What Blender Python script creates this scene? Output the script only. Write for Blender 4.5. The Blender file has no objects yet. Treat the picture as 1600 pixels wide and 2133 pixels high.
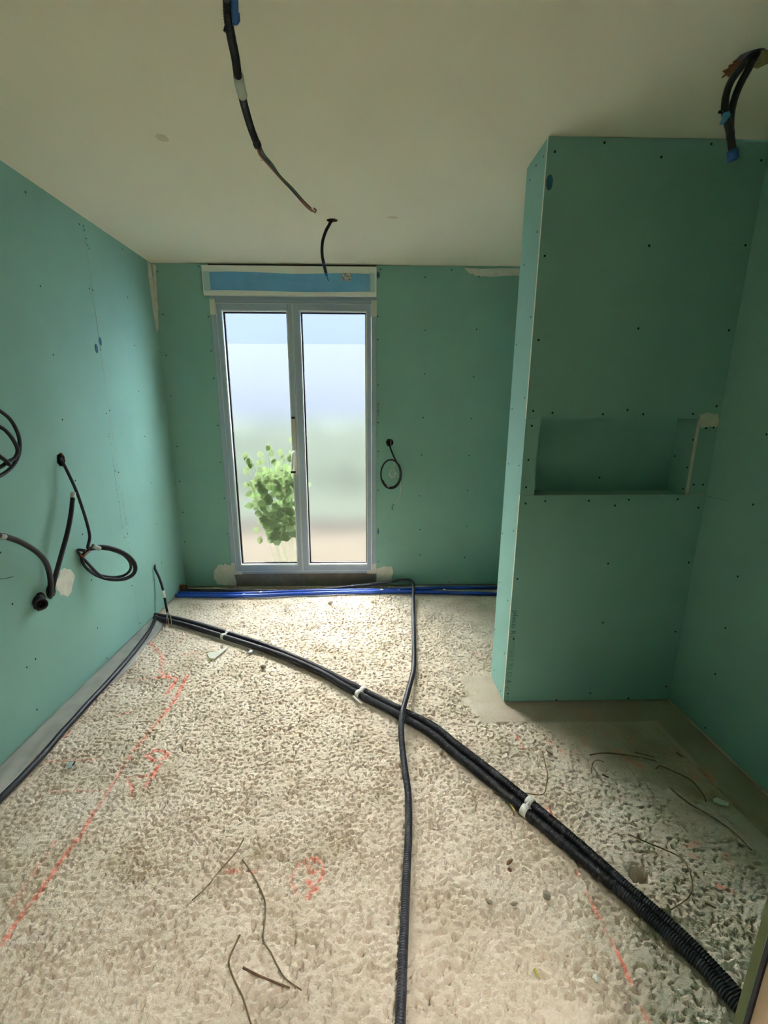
import bpy, bmesh, math, random
import numpy as np
from mathutils import Vector, Matrix
random.seed(7)
SC = bpy.context.scene
COL = SC.collection

# ------------------------------------------------------------------ camera
XL, XR, YB, ZC = -1.5481, 1.5885, 3.8674, 2.5
YP, TP, XP = 2.1536, 0.2532, 0.7129          # niche partition: front face, thickness, free end
cd = bpy.data.cameras.new('camera')
cam = bpy.data.objects.new('camera', cd); COL.objects.link(cam)
cd.sensor_fit = 'VERTICAL'; cd.sensor_height = 36.0; cd.sensor_width = 27.0
cd.lens = 16.6882
cd.shift_x = 0.00595; cd.shift_y = 0.02355
cd.clip_start = 0.02
_r, _u, _f = Vector((0.9997,-0.0254,0.0021)), Vector((0.0045,0.2569,0.9664)), Vector((0.025,0.9661,-0.2569))
M = Matrix((_r, _u, -_f)).transposed().to_4x4(); M.translation = Vector((0, 0, 1.4738))
cam.matrix_world = M
SC.camera = cam

# ------------------------------------------------------------------ world, sun, added fill light, exposure
W = bpy.data.worlds.new('World'); SC.world = W; W.use_nodes = True
wb = W.node_tree.nodes['Background']
wb.inputs[0].default_value = (0.84, 0.92, 1.0, 1); wb.inputs[1].default_value = 17.0
sl = bpy.data.lights.new('sun', 'SUN'); sl.energy = 45.0; sl.angle = math.radians(4); sl.color = (1, .93, .80)
sun = bpy.data.objects.new('sun', sl); COL.objects.link(sun)
sun.rotation_euler = Vector((0.20, -0.66, -0.72)).to_track_quat('-Z', 'Y').to_euler()
hl = bpy.data.lights.new('fill_light', 'AREA'); hl.shape = 'RECTANGLE'; hl.size = .5; hl.size_y = .5  # added fill behind the camera, lifts the near floor
hl.energy = 15.0; hl.color = (1.0, .97, .92); hl.spread = math.radians(130)
fill_ob = bpy.data.objects.new('fill_light', hl); COL.objects.link(fill_ob)
fill_ob.location = (0.51, -0.30, 2.42)
SC.view_settings.view_transform = 'Standard'; SC.view_settings.look = 'None'
SC.view_settings.gamma = 1.0; SC.view_settings.use_curve_mapping = False
SC.view_settings.exposure = 1.06
SC.cycles.max_bounces = 16; SC.cycles.diffuse_bounces = 8; SC.cycles.transmission_bounces = 12

# ------------------------------------------------------------------ helpers
def srgb(r, g, b):
    f = lambda c: (c/12.92 if c <= .04045 else ((c+.055)/1.055)**2.4)
    return (f(r/255), f(g/255), f(b/255), 1)

def mat(name, col, rough=.7, metal=0., var=.0, scale=8., bump=0., bscale=60., spec=.5, col2=None):
    m = bpy.data.materials.new(name); m.use_nodes = True
    nt = m.node_tree; b = nt.nodes['Principled BSDF']
    b.inputs['Roughness'].default_value = rough; b.inputs['Metallic'].default_value = metal
    b.inputs['Specular IOR Level'].default_value = spec
    tc = nt.nodes.new('ShaderNodeTexCoord')
    nz = nt.nodes.new('ShaderNodeTexNoise'); nz.inputs['Scale'].default_value = scale; nz.inputs['Detail'].default_value = 6
    nt.links.new(tc.outputs['Object'], nz.inputs['Vector'])
    mx = nt.nodes.new('ShaderNodeMix'); mx.data_type = 'RGBA'
    c2 = col2 or tuple(min(1, c*(1-var)) for c in col[:3])+(1,)
    mx.inputs['A'].default_value = col; mx.inputs['B'].default_value = c2
    rp = nt.nodes.new('ShaderNodeMapRange'); rp.inputs['From Min'].default_value = .35; rp.inputs['From Max'].default_value = .65
    nt.links.new(nz.outputs['Fac'], rp.inputs['Value']); nt.links.new(rp.outputs['Result'], mx.inputs['Factor'])
    nt.links.new(mx.outputs['Result'], b.inputs['Base Color'])
    if bump:
        n2 = nt.nodes.new('ShaderNodeTexNoise'); n2.inputs['Scale'].default_value = bscale; n2.inputs['Detail'].default_value = 4
        nt.links.new(tc.outputs['Object'], n2.inputs['Vector'])
        bp = nt.nodes.new('ShaderNodeBump'); bp.inputs['Strength'].default_value = bump; bp.inputs['Distance'].default_value = .003
        nt.links.new(n2.outputs['Fac'], bp.inputs['Height']); nt.links.new(bp.outputs['Normal'], b.inputs['Normal'])
    return m

def wpos(o):
    p = Vector((0, 0, 0))
    while o is not None: p = p + o.location; o = o.parent
    return p

def obj(name, verts, faces, m=None, parent=None, smooth=False, at=None):
    """one mesh object; verts are world coordinates, `at` its origin"""
    v = np.asarray(verts, dtype=float)
    if at is None: at = wpos(parent) if parent else Vector(((v[:, 0].min()+v[:, 0].max())/2, (v[:, 1].min()+v[:, 1].max())/2, v[:, 2].min()))
    at = Vector(at)
    me = bpy.data.meshes.new(name)
    me.from_pydata((v-np.array(at)).tolist(), [], faces); me.update()
    if m is not None:
        for q in (m if isinstance(m, (list, tuple)) else [m]): me.materials.append(q)
    o = bpy.data.objects.new(name, me); COL.objects.link(o)
    if parent: o.parent = parent; o.location = at-wpos(parent)
    else: o.location = at
    if smooth: me.polygons.foreach_set('use_smooth', [True]*len(me.polygons))
    return o

def empty(name, loc):
    o = bpy.data.objects.new(name, None); COL.objects.link(o); o.location = loc; o.empty_display_size = .05
    return o

def tag(o, label=None, cat=None, group=None, kind=None):
    if label: o['label'] = label
    if cat: o['category'] = cat
    if group: o['group'] = group
    if kind: o['kind'] = kind
    return o

def boxvf(x0, x1, y0, y1, z0, z1):
    v = [(x, y, z) for x in (x0, x1) for y in (y0, y1) for z in (z0, z1)]
    f = [(0, 1, 3, 2), (4, 6, 7, 5), (0, 4, 5, 1), (2, 3, 7, 6), (0, 2, 6, 4), (1, 5, 7, 3)]
    return v, f

def box(name, x0, x1, y0, y1, z0, z1, m, parent=None, bevel=0):
    v, f = boxvf(x0, x1, y0, y1, z0, z1)
    o = obj(name, v, f, m, parent)
    if bevel:
        bm = bmesh.new(); bm.from_mesh(o.data)
        bmesh.ops.bevel(bm, geom=bm.edges[:], offset=bevel, segments=2, affect='EDGES', profile=.5)
        bm.to_mesh(o.data); bm.free()
    return o

def boxes(name, lst, m, parent=None, bevel=0):
    V, Fc = [], []
    for b in lst:
        v, f = boxvf(*b); n = len(V); V += v; Fc += [tuple(i+n for i in q) for q in f]
    o = obj(name, V, Fc, m, parent)
    if bevel:
        bm = bmesh.new(); bm.from_mesh(o.data)
        bmesh.ops.bevel(bm, geom=bm.edges[:], offset=bevel, segments=1, affect='EDGES')
        bm.to_mesh(o.data); bm.free()
    return o

def board(name, x0, x1, y0, y1, z0, z1, m, edge_m, parent, axis):
    """a plasterboard: faced paper on the two big sides, gypsum on its cut edges"""
    o = box(name, x0, x1, y0, y1, z0, z1, [m, edge_m], parent)
    for p in o.data.polygons:
        p.material_index = 0 if abs(p.normal[axis]) > .5 else 1
    return o

def resample(pts, step):
    P = [Vector(p) for p in pts]
    if len(P) > 2:
        Q = []
        for i in range(len(P)-1):
            p0 = P[i-1] if i else P[0]*2-P[1]; p1 = P[i]; p2 = P[i+1]; p3 = P[i+2] if i+2 < len(P) else P[-1]*2-P[-2]
            n = max(4, int((p2-p1).length/max(step, .003)))
            n = min(n, 40)
            for k in range(n):
                t = k/n
                Q.append(.5*((2*p1)+(p2-p0)*t+(2*p0-5*p1+4*p2-p3)*t*t+(3*p1-p0-3*p2+p3)*t**3))
        Q.append(P[-1])
    else: Q = P
    A = np.array([tuple(q) for q in Q]); d = np.r_[0, np.cumsum(np.linalg.norm(np.diff(A, axis=0), axis=1))]
    n = max(2, int(round(d[-1]/step))+1)
    s = np.linspace(0, d[-1], n)
    return np.stack([np.interp(s, d, A[:, k]) for k in range(3)], 1)

def tubevf(pts, r, sides=10, step=.012, rib=None, cap=True, taper=None, flat=1.0):
    if rib: step = rib[0]/4
    A = resample(pts, step); n = len(A)
    T = np.gradient(A, axis=0); T /= np.linalg.norm(T, axis=1)[:, None]+1e-12
    up = np.array([0, 0, 1.]) if abs(T[0][2]) < .9 else np.array([1., 0, 0])
    N = np.cross(T[0], up); N /= np.linalg.norm(N)
    V = []
    for i in range(n):
        N = N-T[i]*(N@T[i]); N /= np.linalg.norm(N)+1e-12
        Bn = np.cross(T[i], N)
        rr = r
        if rib: rr = r if (i % 4) < 2 else r-rib[1]
        if taper is not None: rr = rr*(1+(taper-1)*i/(n-1))
        for k in range(sides):
            a = 2*math.pi*k/sides
            V.append(A[i]+rr*(math.cos(a)*N+flat*math.sin(a)*Bn))
    Fc = [(i*sides+k, i*sides+(k+1) % sides, (i+1)*sides+(k+1) % sides, (i+1)*sides+k) for i in range(n-1) for k in range(sides)]
    if cap: Fc += [tuple(range(sides-1, -1, -1)), tuple(range((n-1)*sides, n*sides))]
    return V, Fc

def tube(name, pts, r, m, parent=None, sides=10, step=.012, rib=None, cap=True, taper=None, flat=1.0):
    V, Fc = tubevf(pts, r, sides, step, rib, cap, taper, flat)
    return obj(name, V, Fc, m, parent, smooth=True)

def sub(pts, a, b):
    """the stretch of a polyline between two fractions of its length"""
    A = resample(pts, .004); n = len(A)
    return [tuple(q) for q in A[int(a*(n-1)):max(int(a*(n-1))+2, int(b*(n-1))+1)]]

def patch(name, outline, axis, face, th, m, parent=None, seed=0, rag=.0, kindsub=3):
    """a thin irregular skim: outline given in the two in-plane coordinates, standing `th` proud of plane axis=face"""
    rnd = random.Random(seed); pts = []
    n = len(outline)
    for i in range(n):
        a = outline[i]; b = outline[(i+1) % n]
        for k in range(kindsub):
            t = k/kindsub
            pts.append((a[0]+(b[0]-a[0])*t+rnd.uniform(-rag, rag), a[1]+(b[1]-a[1])*t+rnd.uniform(-rag, rag)))
    def mk(p, off):
        q = [0, 0, 0]; j = [k for k in range(3) if k != axis]
        q[axis] = face+off; q[j[0]] = p[0]; q[j[1]] = p[1]; return q
    c = (sum(p[0] for p in pts)/len(pts), sum(p[1] for p in pts)/len(pts))
    inn = [(c[0]+(p[0]-c[0])*.9, c[1]+(p[1]-c[1])*.9) for p in pts]
    N = len(pts)
    V = [mk(p, 0) for p in pts]+[mk(p, th) for p in inn]
    Fc = [(i, (i+1) % N, N+(i+1) % N, N+i) for i in range(N)]+[tuple(range(N, 2*N))]
    return obj(name, V, Fc, m, parent)

def disc(name, c, r, axis, face, th, m, parent, ry=None, n=16, seed=1, rag=.0):
    rnd = random.Random(seed); ry = ry or r
    out = [(c[0]+r*(1+rnd.uniform(-rag, rag))*math.cos(2*math.pi*k/n), c[1]+ry*(1+rnd.uniform(-rag, rag))*math.sin(2*math.pi*k/n)) for k in range(n)]
    return patch(name, out, axis, face, th, m, parent, kindsub=1)

def cut(o, cutters, m):
    """real holes: boolean difference with irregular cylinders (axis, centre, radius, seed)"""
    tmp = []
    for axis, c, r, seed in cutters:
        rnd = random.Random(seed); n = 18; V = []; a2 = [k for k in range(3) if k != axis]
        ring = [r*(1+rnd.uniform(-.10, .10)) for _ in range(n)]
        for s in (-.06, .06):
            for k in range(n):
                q = list(c); q[axis] += s; q[a2[0]] += ring[k]*math.cos(2*math.pi*k/n); q[a2[1]] += ring[k]*math.sin(2*math.pi*k/n); V.append(q)
        Fc = [(k, (k+1) % n, n+(k+1) % n, n+k) for k in range(n)]+[tuple(range(n-1, -1, -1)), tuple(range(n, 2*n))]
        me = bpy.data.meshes.new('c'); me.from_pydata(V, [], Fc)
        bm = bmesh.new(); bm.from_mesh(me); bmesh.ops.recalc_face_normals(bm, faces=bm.faces); bm.to_mesh(me); bm.free()
        me.materials.append(m)
        k = bpy.data.objects.new('c', me); COL.objects.link(k); tmp.append(k)
        md = o.modifiers.new('b', 'BOOLEAN'); md.operation = 'DIFFERENCE'; md.solver = 'EXACT'; md.object = k; md.material_mode = 'TRANSFER'
    bm = bmesh.new(); bm.from_mesh(o.data); bmesh.ops.recalc_face_normals(bm, faces=bm.faces); bm.to_mesh(o.data); bm.free()
    bpy.context.view_layer.update()
    dg = bpy.context.evaluated_depsgraph_get(); me = bpy.data.meshes.new_from_object(o.evaluated_get(dg))
    o.modifiers.clear(); o.data = me
    for k in tmp: bpy.data.objects.remove(k, do_unlink=True)

# ------------------------------------------------------------------ materials
GREEN = mat('green_plasterboard', srgb(131, 174, 161), .85, var=.09, scale=2.2, bump=.05, bscale=300, spec=.25)
GYPS = mat('gypsum_edge', srgb(214, 206, 186), .9, var=.1, scale=30)
FILL = mat('joint_filler', srgb(208, 208, 192), .9, var=.12, scale=25, bump=.3, bscale=40, spec=.2)
CEIL = mat('ceiling_board', srgb(226, 222, 202), .9, var=.04, scale=1.5, spec=.2)
STAIN = mat('ceiling_stain', srgb(208, 200, 172), .9, var=.08, scale=12, spec=.2)
DARK = mat('cavity', srgb(70, 60, 52), .95)
BRICKY = mat('hole_rim', srgb(140, 96, 62), .95, var=.4, scale=60, bump=.4)
CONC = mat('concrete_sill', srgb(128, 120, 112), .95, var=.2, scale=18, bump=.4, bscale=80)
ALU = mat('grey_aluminium', srgb(156, 172, 188), .45, metal=0., var=.03, scale=3)
ALUE = mat('pale_bead', srgb(205, 210, 208), .35, var=.03)
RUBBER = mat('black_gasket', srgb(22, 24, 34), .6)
WHITE = mat('white_pvc', srgb(226, 228, 218), .5, var=.04, scale=5)
BLUEF = mat('blue_film', srgb(108, 172, 216), .35, var=.12, scale=9, bump=.5, bscale=14)
TAPE = mat('beige_tape', srgb(206, 206, 186), .7, var=.06, scale=10)
BLACK = mat('black_plastic', srgb(34, 34, 40), .45, var=.2, scale=20, spec=.4)
GREYC = mat('dark_grey_plastic', srgb(58, 60, 68), .42, var=.2, scale=15, spec=.45)
NAVYC = mat('blue_black_plastic', srgb(50, 50, 62), .45, var=.2, scale=15, spec=.4)
BLUE = mat('blue_pipe', srgb(24, 74, 176), .4, var=.15, scale=8)
BTAPE = mat('blue_tape', srgb(36, 92, 160), .55, var=.3, scale=40)
GTAPE = mat('grey_tape', srgb(170, 176, 166), .6, var=.1, scale=30)
CLIP = mat('white_clip', srgb(220, 220, 212), .5, var=.06)
COPPER = mat('brown_wire', srgb(150, 88, 46), .45)
YG = mat('green_yellow_wire', srgb(74, 104, 52), .5, var=.4, scale=40)
NAVY = mat('blue_wire', srgb(60, 66, 110), .5)
WIREW = mat('white_string', srgb(205, 208, 196), .7)
SCREW = mat('black_screw', srgb(14, 18, 18), .6, spec=.2)
INK = mat('blue_ink', srgb(62, 104, 130), .85, var=.2, scale=60, spec=.2)
INKD = mat('dark_ink', srgb(70, 108, 108), .85, spec=.2)
INKF = mat('faded_ink', srgb(98, 146, 130), .85, spec=.2)
STRAW = mat('dry_stalk', srgb(136, 118, 88), .9, var=.4, scale=60)
RUST = mat('rusty_twig', srgb(128, 98, 74), .9, var=.4, scale=60)
STONE = mat('pebble', srgb(176, 164, 138), .9, var=.2, scale=40, bump=.4)
GREYST = mat('grey_pebble', srgb(150, 140, 124), .9, var=.2, scale=40, bump=.4)
YELL = mat('yellow_scrap', srgb(206, 192, 92), .8, var=.3, scale=60)
METAL = mat('zinc_scrap', srgb(190, 196, 200), .35, metal=.7)
SHEET = mat('dusty_plastic', srgb(150, 149, 140), .6, var=.25, scale=9, bump=.4, bscale=12)
PINE = mat('door_board', srgb(206, 178, 150), .7, var=.1, scale=6)
OLIVE = mat('green_board_edge', srgb(104, 112, 78), .85, var=.08, scale=10, spec=.2)
LEAF = mat('leaf', srgb(112, 136, 82), .8, var=.2, scale=9, spec=.1)
_nt = LEAF.node_tree; _tr = _nt.nodes.new('ShaderNodeBsdfTranslucent'); _tr.inputs[0].default_value = (.048, .062, .034, 1)
_mx = _nt.nodes.new('ShaderNodeMixShader'); _mx.inputs[0].default_value = .35
_nt.links.new(_nt.nodes['Principled BSDF'].outputs[0], _mx.inputs[1]); _nt.links.new(_tr.outputs[0], _mx.inputs[2])
_nt.links.new(_mx.outputs[0], _nt.nodes['Material Output'].inputs[0])
STEM = mat('stem', srgb(86, 104, 52), .8)
HEDGE = mat('hedge_leaf', srgb(66, 69, 60), .9, var=.35, scale=7, spec=0)
LAWN = mat('lawn', srgb(52, 54, 46), .95, var=.2, scale=3, spec=0)
TERR = mat('terrace', srgb(43, 40, 35), .9, var=.08, scale=2, spec=0)
SKY_SCREEN = mat('sky_screen', srgb(61, 63, 67), .9, var=.04, scale=2, spec=0)

def glass(name, col, rough):
    m = bpy.data.materials.new(name); m.use_nodes = True; nt = m.node_tree
    nt.nodes.remove(nt.nodes['Principled BSDF'])
    g = nt.nodes.new('ShaderNodeBsdfGlass'); g.inputs['Color'].default_value = col; g.inputs['IOR'].default_value = 1.45; g.distribution = 'BECKMANN'
    tc = nt.nodes.new('ShaderNodeTexCoord'); nz = nt.nodes.new('ShaderNodeTexNoise'); nz.inputs['Scale'].default_value = 4
    nt.links.new(tc.outputs['Object'], nz.inputs['Vector'])
    mr = nt.nodes.new('ShaderNodeMapRange'); mr.inputs['To Min'].default_value = rough*.95; mr.inputs['To Max'].default_value = rough*1.05
    nt.links.new(nz.outputs['Fac'], mr.inputs['Value']); nt.links.new(mr.outputs['Result'], g.inputs['Roughness'])
    nt.links.new(g.outputs[0], nt.nodes['Material Output'].inputs[0])
    return m
FROST = glass('frosted_glass', (.98, .99, 1, 1), .26)
FROST2 = glass('frosted_glass_upper', (.86, .91, 1, 1), .26)

# ------------------------------------------------------------------ floor
def hash2(ix, iy, seed):
    h = (ix.astype(np.uint32)*np.uint32(374761393)+iy.astype(np.uint32)*np.uint32(668265263)+np.uint32((seed*2654435761) & 0xffffffff))
    h = (h ^ (h >> np.uint32(13)))*np.uint32(1274126177); h = h ^ (h >> np.uint32(16))
    return h.astype(np.float64)/4294967296.0
def perlin(x, y, seed):
    xi = np.floor(x).astype(np.int64); yi = np.floor(y).astype(np.int64); xf = x-xi; yf = y-yi
    def g(ix, iy, dx, dy):
        a = hash2(ix, iy, seed)*2*math.pi; return np.cos(a)*dx+np.sin(a)*dy
    u = xf**3*(xf*(xf*6-15)+10); v = yf**3*(yf*(yf*6-15)+10)
    n00 = g(xi, yi, xf, yf); n10 = g(xi+1, yi, xf-1, yf); n01 = g(xi, yi+1, xf, yf-1); n11 = g(xi+1, yi+1, xf-1, yf-1)
    return (n00*(1-u)+n10*u)*(1-v)+(n01*(1-u)+n11*u)*v
def segd(x, y, pts):
    d = np.full(x.shape, 9.)
    for (ax, ay), (bx, by) in zip(pts[:-1], pts[1:]):
        vx, vy = bx-ax, by-ay; L2 = vx*vx+vy*vy+1e-12
        s = slice(None)
        t = np.clip(((x-ax)*vx+(y-ay)*vy)/L2, 0, 1)
        d = np.minimum(d, np.hypot(x-ax-t*vx, y-ay-t*vy))
    return d
def cells(x, y, seed):
    xi = np.floor(x).astype(np.int64); yi = np.floor(y).astype(np.int64); d = np.full(x.shape, 9.)
    for i in (-1, 0, 1):
        for j in (-1, 0, 1):
            px = xi+i+.5+.9*(hash2(xi+i, yi+j, seed)-.5); py = yi+j+.5+.9*(hash2(xi+i, yi+j, seed+7)-.5)
            d = np.minimum(d, (px-x)**2+(py-y)**2)
    return np.clip(np.sqrt(d), 0, 1)
sst = lambda a, b, v: (lambda t: t*t*(3-2*t))(np.clip((v-a)/(b-a), 0, 1))

PAINT = [  # (half width, strength, polyline on the floor): orange-red marking spray
 (.020, .55, [(-1.4415,2.8951),(-1.3665,2.8109),(-1.2873,2.7116),(-1.2237,2.6008),(-1.2219,2.5321),(-1.1752,2.4816),(-1.1278,2.4485)]),
 (.016, .95, [(-1.2015,2.4422),(-1.1535,2.4491),(-1.0801,2.4348),(-1.0746,2.3553),(-1.0786,2.2833)]),
 (.015, .95, [(-1.0307,2.4623),(-1.0221,2.3249),(-1.0116,2.2133),(-1.022,2.0867)]),
 (.012, .60, [(-1.022,2.0867),(-1.0317,2.0054),(-1.0359,1.9186),(-1.0445,1.8479),(-1.0457,1.7539),(-1.0406,1.6674),(-1.038,1.6032),(-1.0371,1.4932),(-1.0348,1.4393)]),
 (.012, .80, [(-1.0414,1.5115),(-1.0314,1.4237),(-1.0379,1.3442),(-1.0407,1.2821),(-1.0399,1.2193),(-1.0454,1.1566),(-1.049,1.103),(-1.0522,1.041)]),
 (.014, .30, [(-1.1088,1.3756),(-1.1037,1.2728),(-1.1006,1.2108),(-1.1023,1.1534)]),
 (.011, .90, [(-0.98,1.8078),(-0.948,1.8408),(-0.889,1.8268),(-0.8829,1.7868),(-0.9262,1.7739),(-0.9766,1.803)]),
 (.013, .90, [(-0.8944,1.7595),(-0.8991,1.6809),(-0.9015,1.6236)]),
 (.010, .75, [(-0.995,1.6747),(-0.96,1.633),(-0.9347,1.5854)]),
 (.009, .60, [(-0.9678,1.6825),(-0.901,1.6852)]),
 (.008, .45, [(-1.4096,1.7758),(-1.2879,1.7868),(-1.1833,1.7844)]),
 (.008, .35, [(-1.2718,1.6086),(-1.1121,1.6088),(-1.05,1.6035)]),
 (.014, .55, [(-1.2537,2.0919),(-1.1965,2.1274)]),
 (.016, .40, [(-1.1657,2.709),(-1.0442,2.735)]),
 (.012, .60, [(-1.2236,3),(-1.2296,2.88)]),
 (.012, .25, [(-1.4338,2.9931),(-1.2318,3.023)]),
 (.012, .70, [(-1.4091,1.9751),(-1.4183,1.9325)]),
 (.012, .40, [(-1.3355,2.4217),(-1.2322,2.435)]),
 (.009, .85, [(-0.1942,1.2888),(-0.1628,1.2807),(-0.1475,1.2503),(-0.1483,1.2187),(-0.1607,1.2061)]),
 (.008, .55, [(-0.1942,1.2888),(-0.2279,1.274),(-0.2474,1.2419),(-0.2479,1.2057),(-0.2298,1.1803),(-0.223,1.1655)]),
 (.012, .75, [(-0.1963,1.2622),(-0.1833,1.2351),(-0.1692,1.2428)]),
 (.013, .85, [(-0.1924,1.2069),(-0.1783,1.1889),(-0.1655,1.1812),(-0.1893,1.1599)]),
 (.012, .45, [(-0.4626,1.2497),(-0.4278,1.2489)]),
 (.010, .40, [(-0.3924,1.2454),(-0.3582,1.2472)]),
 (.010, .90, [(0.6982,1.4853),(0.7021,1.4499),(0.7005,1.4094)]),
 (.009, .40, [(0.6963,1.2197),(0.6926,1.1885)]),
 (.010, .65, [(0.6942,1.1486),(0.6982,1.106),(0.6996,1.07)]),
 (.008, .60, [(0.7021,1.0382),(0.7033,1.0054),(0.7043,0.9802)]),
 (.008, .95, [(0.7043,0.9802),(0.7056,0.944),(0.7035,0.9153),(0.7031,0.8851)]),
 (.010, .55, [(0.7,0.8487),(0.7012,0.8214)]),
 (.012, .60, [(1.2309,1.2689),(1.2208,1.2332)]),
 (.012, .75, [(1.1262,1.1601),(1.1445,1.1477),(1.1655,1.1394)]),
 (.016, .40, [(1.124,1.3041),(1.1701,1.315)]),
 (.010, .40, [(1.112,1.2671),(1.1254,1.2622)]),
 (.010, .80, [(0.7059,1.9025),(0.707,1.8523),(0.7059,1.8101)]),
 (.012, .40, [(0.828,1.8743),(0.8836,1.7826)]),
 (.018, .55, [(1.4292,1.6496),(1.431,1.609)]),
 (.020, .38, [(1.369,1.6407),(1.3645,1.6006)]),
 (.030, .42, [(1.1284,1.7828),(1.1513,1.7201),(1.1801,1.6869)]),
 (.022, .40, [(1.1353,1.9122),(1.1343,1.8928)]),
 (.022, .35, [(1.0154,1.8764),(1.0016,1.8273)]),
 (.020, .35, [(1.2275,1.859),(1.2158,1.8224)]),
 (.050, .14, [(1.0494,2.0747),(1.1173,2.022)]),
 (.060, .16, [(1.3594,1.7718),(1.3981,1.6608)]),
 (.014, .35, [(0.7721,3.3651),(0.8084,3.3193)]),
 (.008, .45, [(0.6758,2.7155),(0.6981,2.6463),(0.728,2.6456)]),
 (.030, .12, [(-0.2182,2.9697),(-0.138,3.0137)]),
 (.020, .30, [(-1.5107,1.7205),(-1.4947,1.7288)]),
]
def make_floor():
    x0, x1, y0, y1, st = XL, XR, .62, YB, .0040
    nx = int((x1-x0)/st)+1; ny = int((y1-y0)/st)+1
    X, Y = np.meshgrid(np.linspace(x0, x1, nx), np.linspace(y0, y1, ny))
    wx = X+.010*perlin(X*22, Y*22, 31); wy = Y+.010*perlin(X*22, Y*22, 32)
    n1 = perlin(wx*38, wy*38, 1); n2 = perlin(wx*74+.3, wy*74, 2); n3 = perlin(X*130, Y*130, 3)
    lo = perlin(X*3.1, Y*3.1, 4); lo2 = perlin(X*7.3, Y*7.3, 5); md = perlin(X*14, Y*14, 6)
    rough = .95+.6*sst(-.25, .3, lo2+.5*md)
    # trowelled margins: round the partition foot and along the right wall
    ex = .012*perlin(Y*30, X*3, 8); 
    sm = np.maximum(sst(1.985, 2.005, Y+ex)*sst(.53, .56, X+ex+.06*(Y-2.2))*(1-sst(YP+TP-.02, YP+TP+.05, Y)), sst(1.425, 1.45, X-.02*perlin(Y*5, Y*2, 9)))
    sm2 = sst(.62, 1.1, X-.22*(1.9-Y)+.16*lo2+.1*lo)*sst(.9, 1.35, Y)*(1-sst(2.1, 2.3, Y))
    lf = 1-sst(.06, .16, X-XL)
    rough = rough*(1-.93*sm)*(1-.72*sm2)*(1-.6*lf)
    z = .0035*lo+.003*lo2+.0025*md*(.3+rough)
    # stippled trowel texture: rounded grains (cellular) with small pits torn out between them
    c1 = cells(wx*62, wy*62, 41); c2 = cells(wx*105, wy*105, 42)
    grain = (.0027*(1-c1)**1.2+.0016*(1-c2))
    pit = -sst(.24, .40, perlin(wx*58, wy*58, 11))*.0105-sst(.22, .45, perlin(wx*85, wy*85, 17))*.006
    z += rough*(grain-.004+pit+.0024*n1+.0018*n2+.0012*n3)*(1.25+.6*lo2)
    # larger scars and pits
    p2 = perlin(wx*19, wy*19, 12); z += -sst(.42, .6, p2)*.007*rough
    # the drilled hole
    hx, hy = 0.8981, 1.2056
    hd = np.hypot((X-hx)*.95, (Y-hy)*1.05)+.006*perlin(X*60, Y*60, 13)
    z -= .20*(1-sst(.024, .031, hd)); z -= .006*(1-sst(.03, .055, hd))*rough
    # groove beside the right-hand strip, ridge of the trowelled patch
    gd = segd(X, Y, [(1.4121,1.9391),(1.4169,1.7475),(1.4245,1.5894),(1.4356,1.5049),(1.4394,1.4191),(1.4459,1.3443)])+.006*perlin(X*50, Y*50, 14)
    z -= .013*(1-sst(.004, .010, gd))
    z = np.clip(z-.004, -.21, .012)
    paint = np.zeros_like(X)
    br = .55+.9*perlin(X*60, Y*60, 15)+.5*perlin(X*25, Y*25, 16)
    for hw, s, pts in PAINT:
        P = np.array(pts); mnx, mny = P.min(0)-.1; mxx, mxy = P.max(0)+.1
        i0, i1 = np.searchsorted(Y[:, 0], (mny, mxy)); j0, j1 = np.searchsorted(X[0], (mnx, mxx))
        if i1 <= i0 or j1 <= j0: continue
        q = (slice(i0, i1), slice(j0, j1))
        d = segd(X[q], Y[q], pts)
        paint[q] = np.maximum(paint[q], s*(1-sst(hw*.25, hw*1.05, d))*np.clip(br[q]*1.5+s*.30-.25, 0, 1))
    dust = np.zeros_like(X)
    for cxx, cyy, rr, s in [(-1.100,1.523,0.100,0.80),(-1.191,1.560,0.070,0.50),(0.435,1.165,0.100,0.50),(0.132,2.020,0.120,0.35),(-0.143,1.886,0.120,0.35),(0.584,2.128,0.100,0.50),(-0.896,2.651,0.050,0.20),(1.013,1.521,0.160,0.40),(-0.530,2.282,0.100,0.40),(-1.357,2.347,0.090,0.30)]:
        dust = np.maximum(dust, s*np.exp(-((X-cxx)**2+(Y-cyy)**2)/rr**2)*np.clip(.7+1.2*md+.5*n2, 0, 1))
    shade_dirt = np.clip(sm2*.75+sm*.55+.25*sst(.15, .5, lo), 0, 1)  # floor shade painted darker at right and partition foot, plus random tone
    shade_dirt = np.maximum(shade_dirt, .95*sst(3.70, 3.76, Y+.02*perlin(X*9, Y*9, 23))*sst(-1.3, -1.1, X)*(1-sst(.15, .4, X)))
    dirt = np.clip(sst(.05, .45, perlin(X*5, Y*5, 21)+.4*md)*.6, 0, 1)
    V = np.stack([X.ravel(), Y.ravel(), z.ravel()], 1)
    idx = np.arange(nx*ny).reshape(ny, nx)
    Q = np.stack([idx[:-1, :-1], idx[:-1, 1:], idx[1:, 1:], idx[1:, :-1]], -1).reshape(-1, 4)
    me = bpy.data.meshes.new('floor')
    me.vertices.add(len(V)); me.vertices.foreach_set('co', V.ravel().astype(np.float32))
    me.loops.add(Q.size); me.loops.foreach_set('vertex_index', Q.ravel().astype(np.int32))
    me.polygons.add(len(Q)); me.polygons.foreach_set('loop_start', np.arange(0, Q.size, 4, dtype=np.int32)); 
    me.polygons.foreach_set('use_smooth', np.ones(len(Q), bool)); me.update(calc_edges=True)
    at = me.color_attributes.new('marks', 'FLOAT_COLOR', 'POINT')
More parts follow.
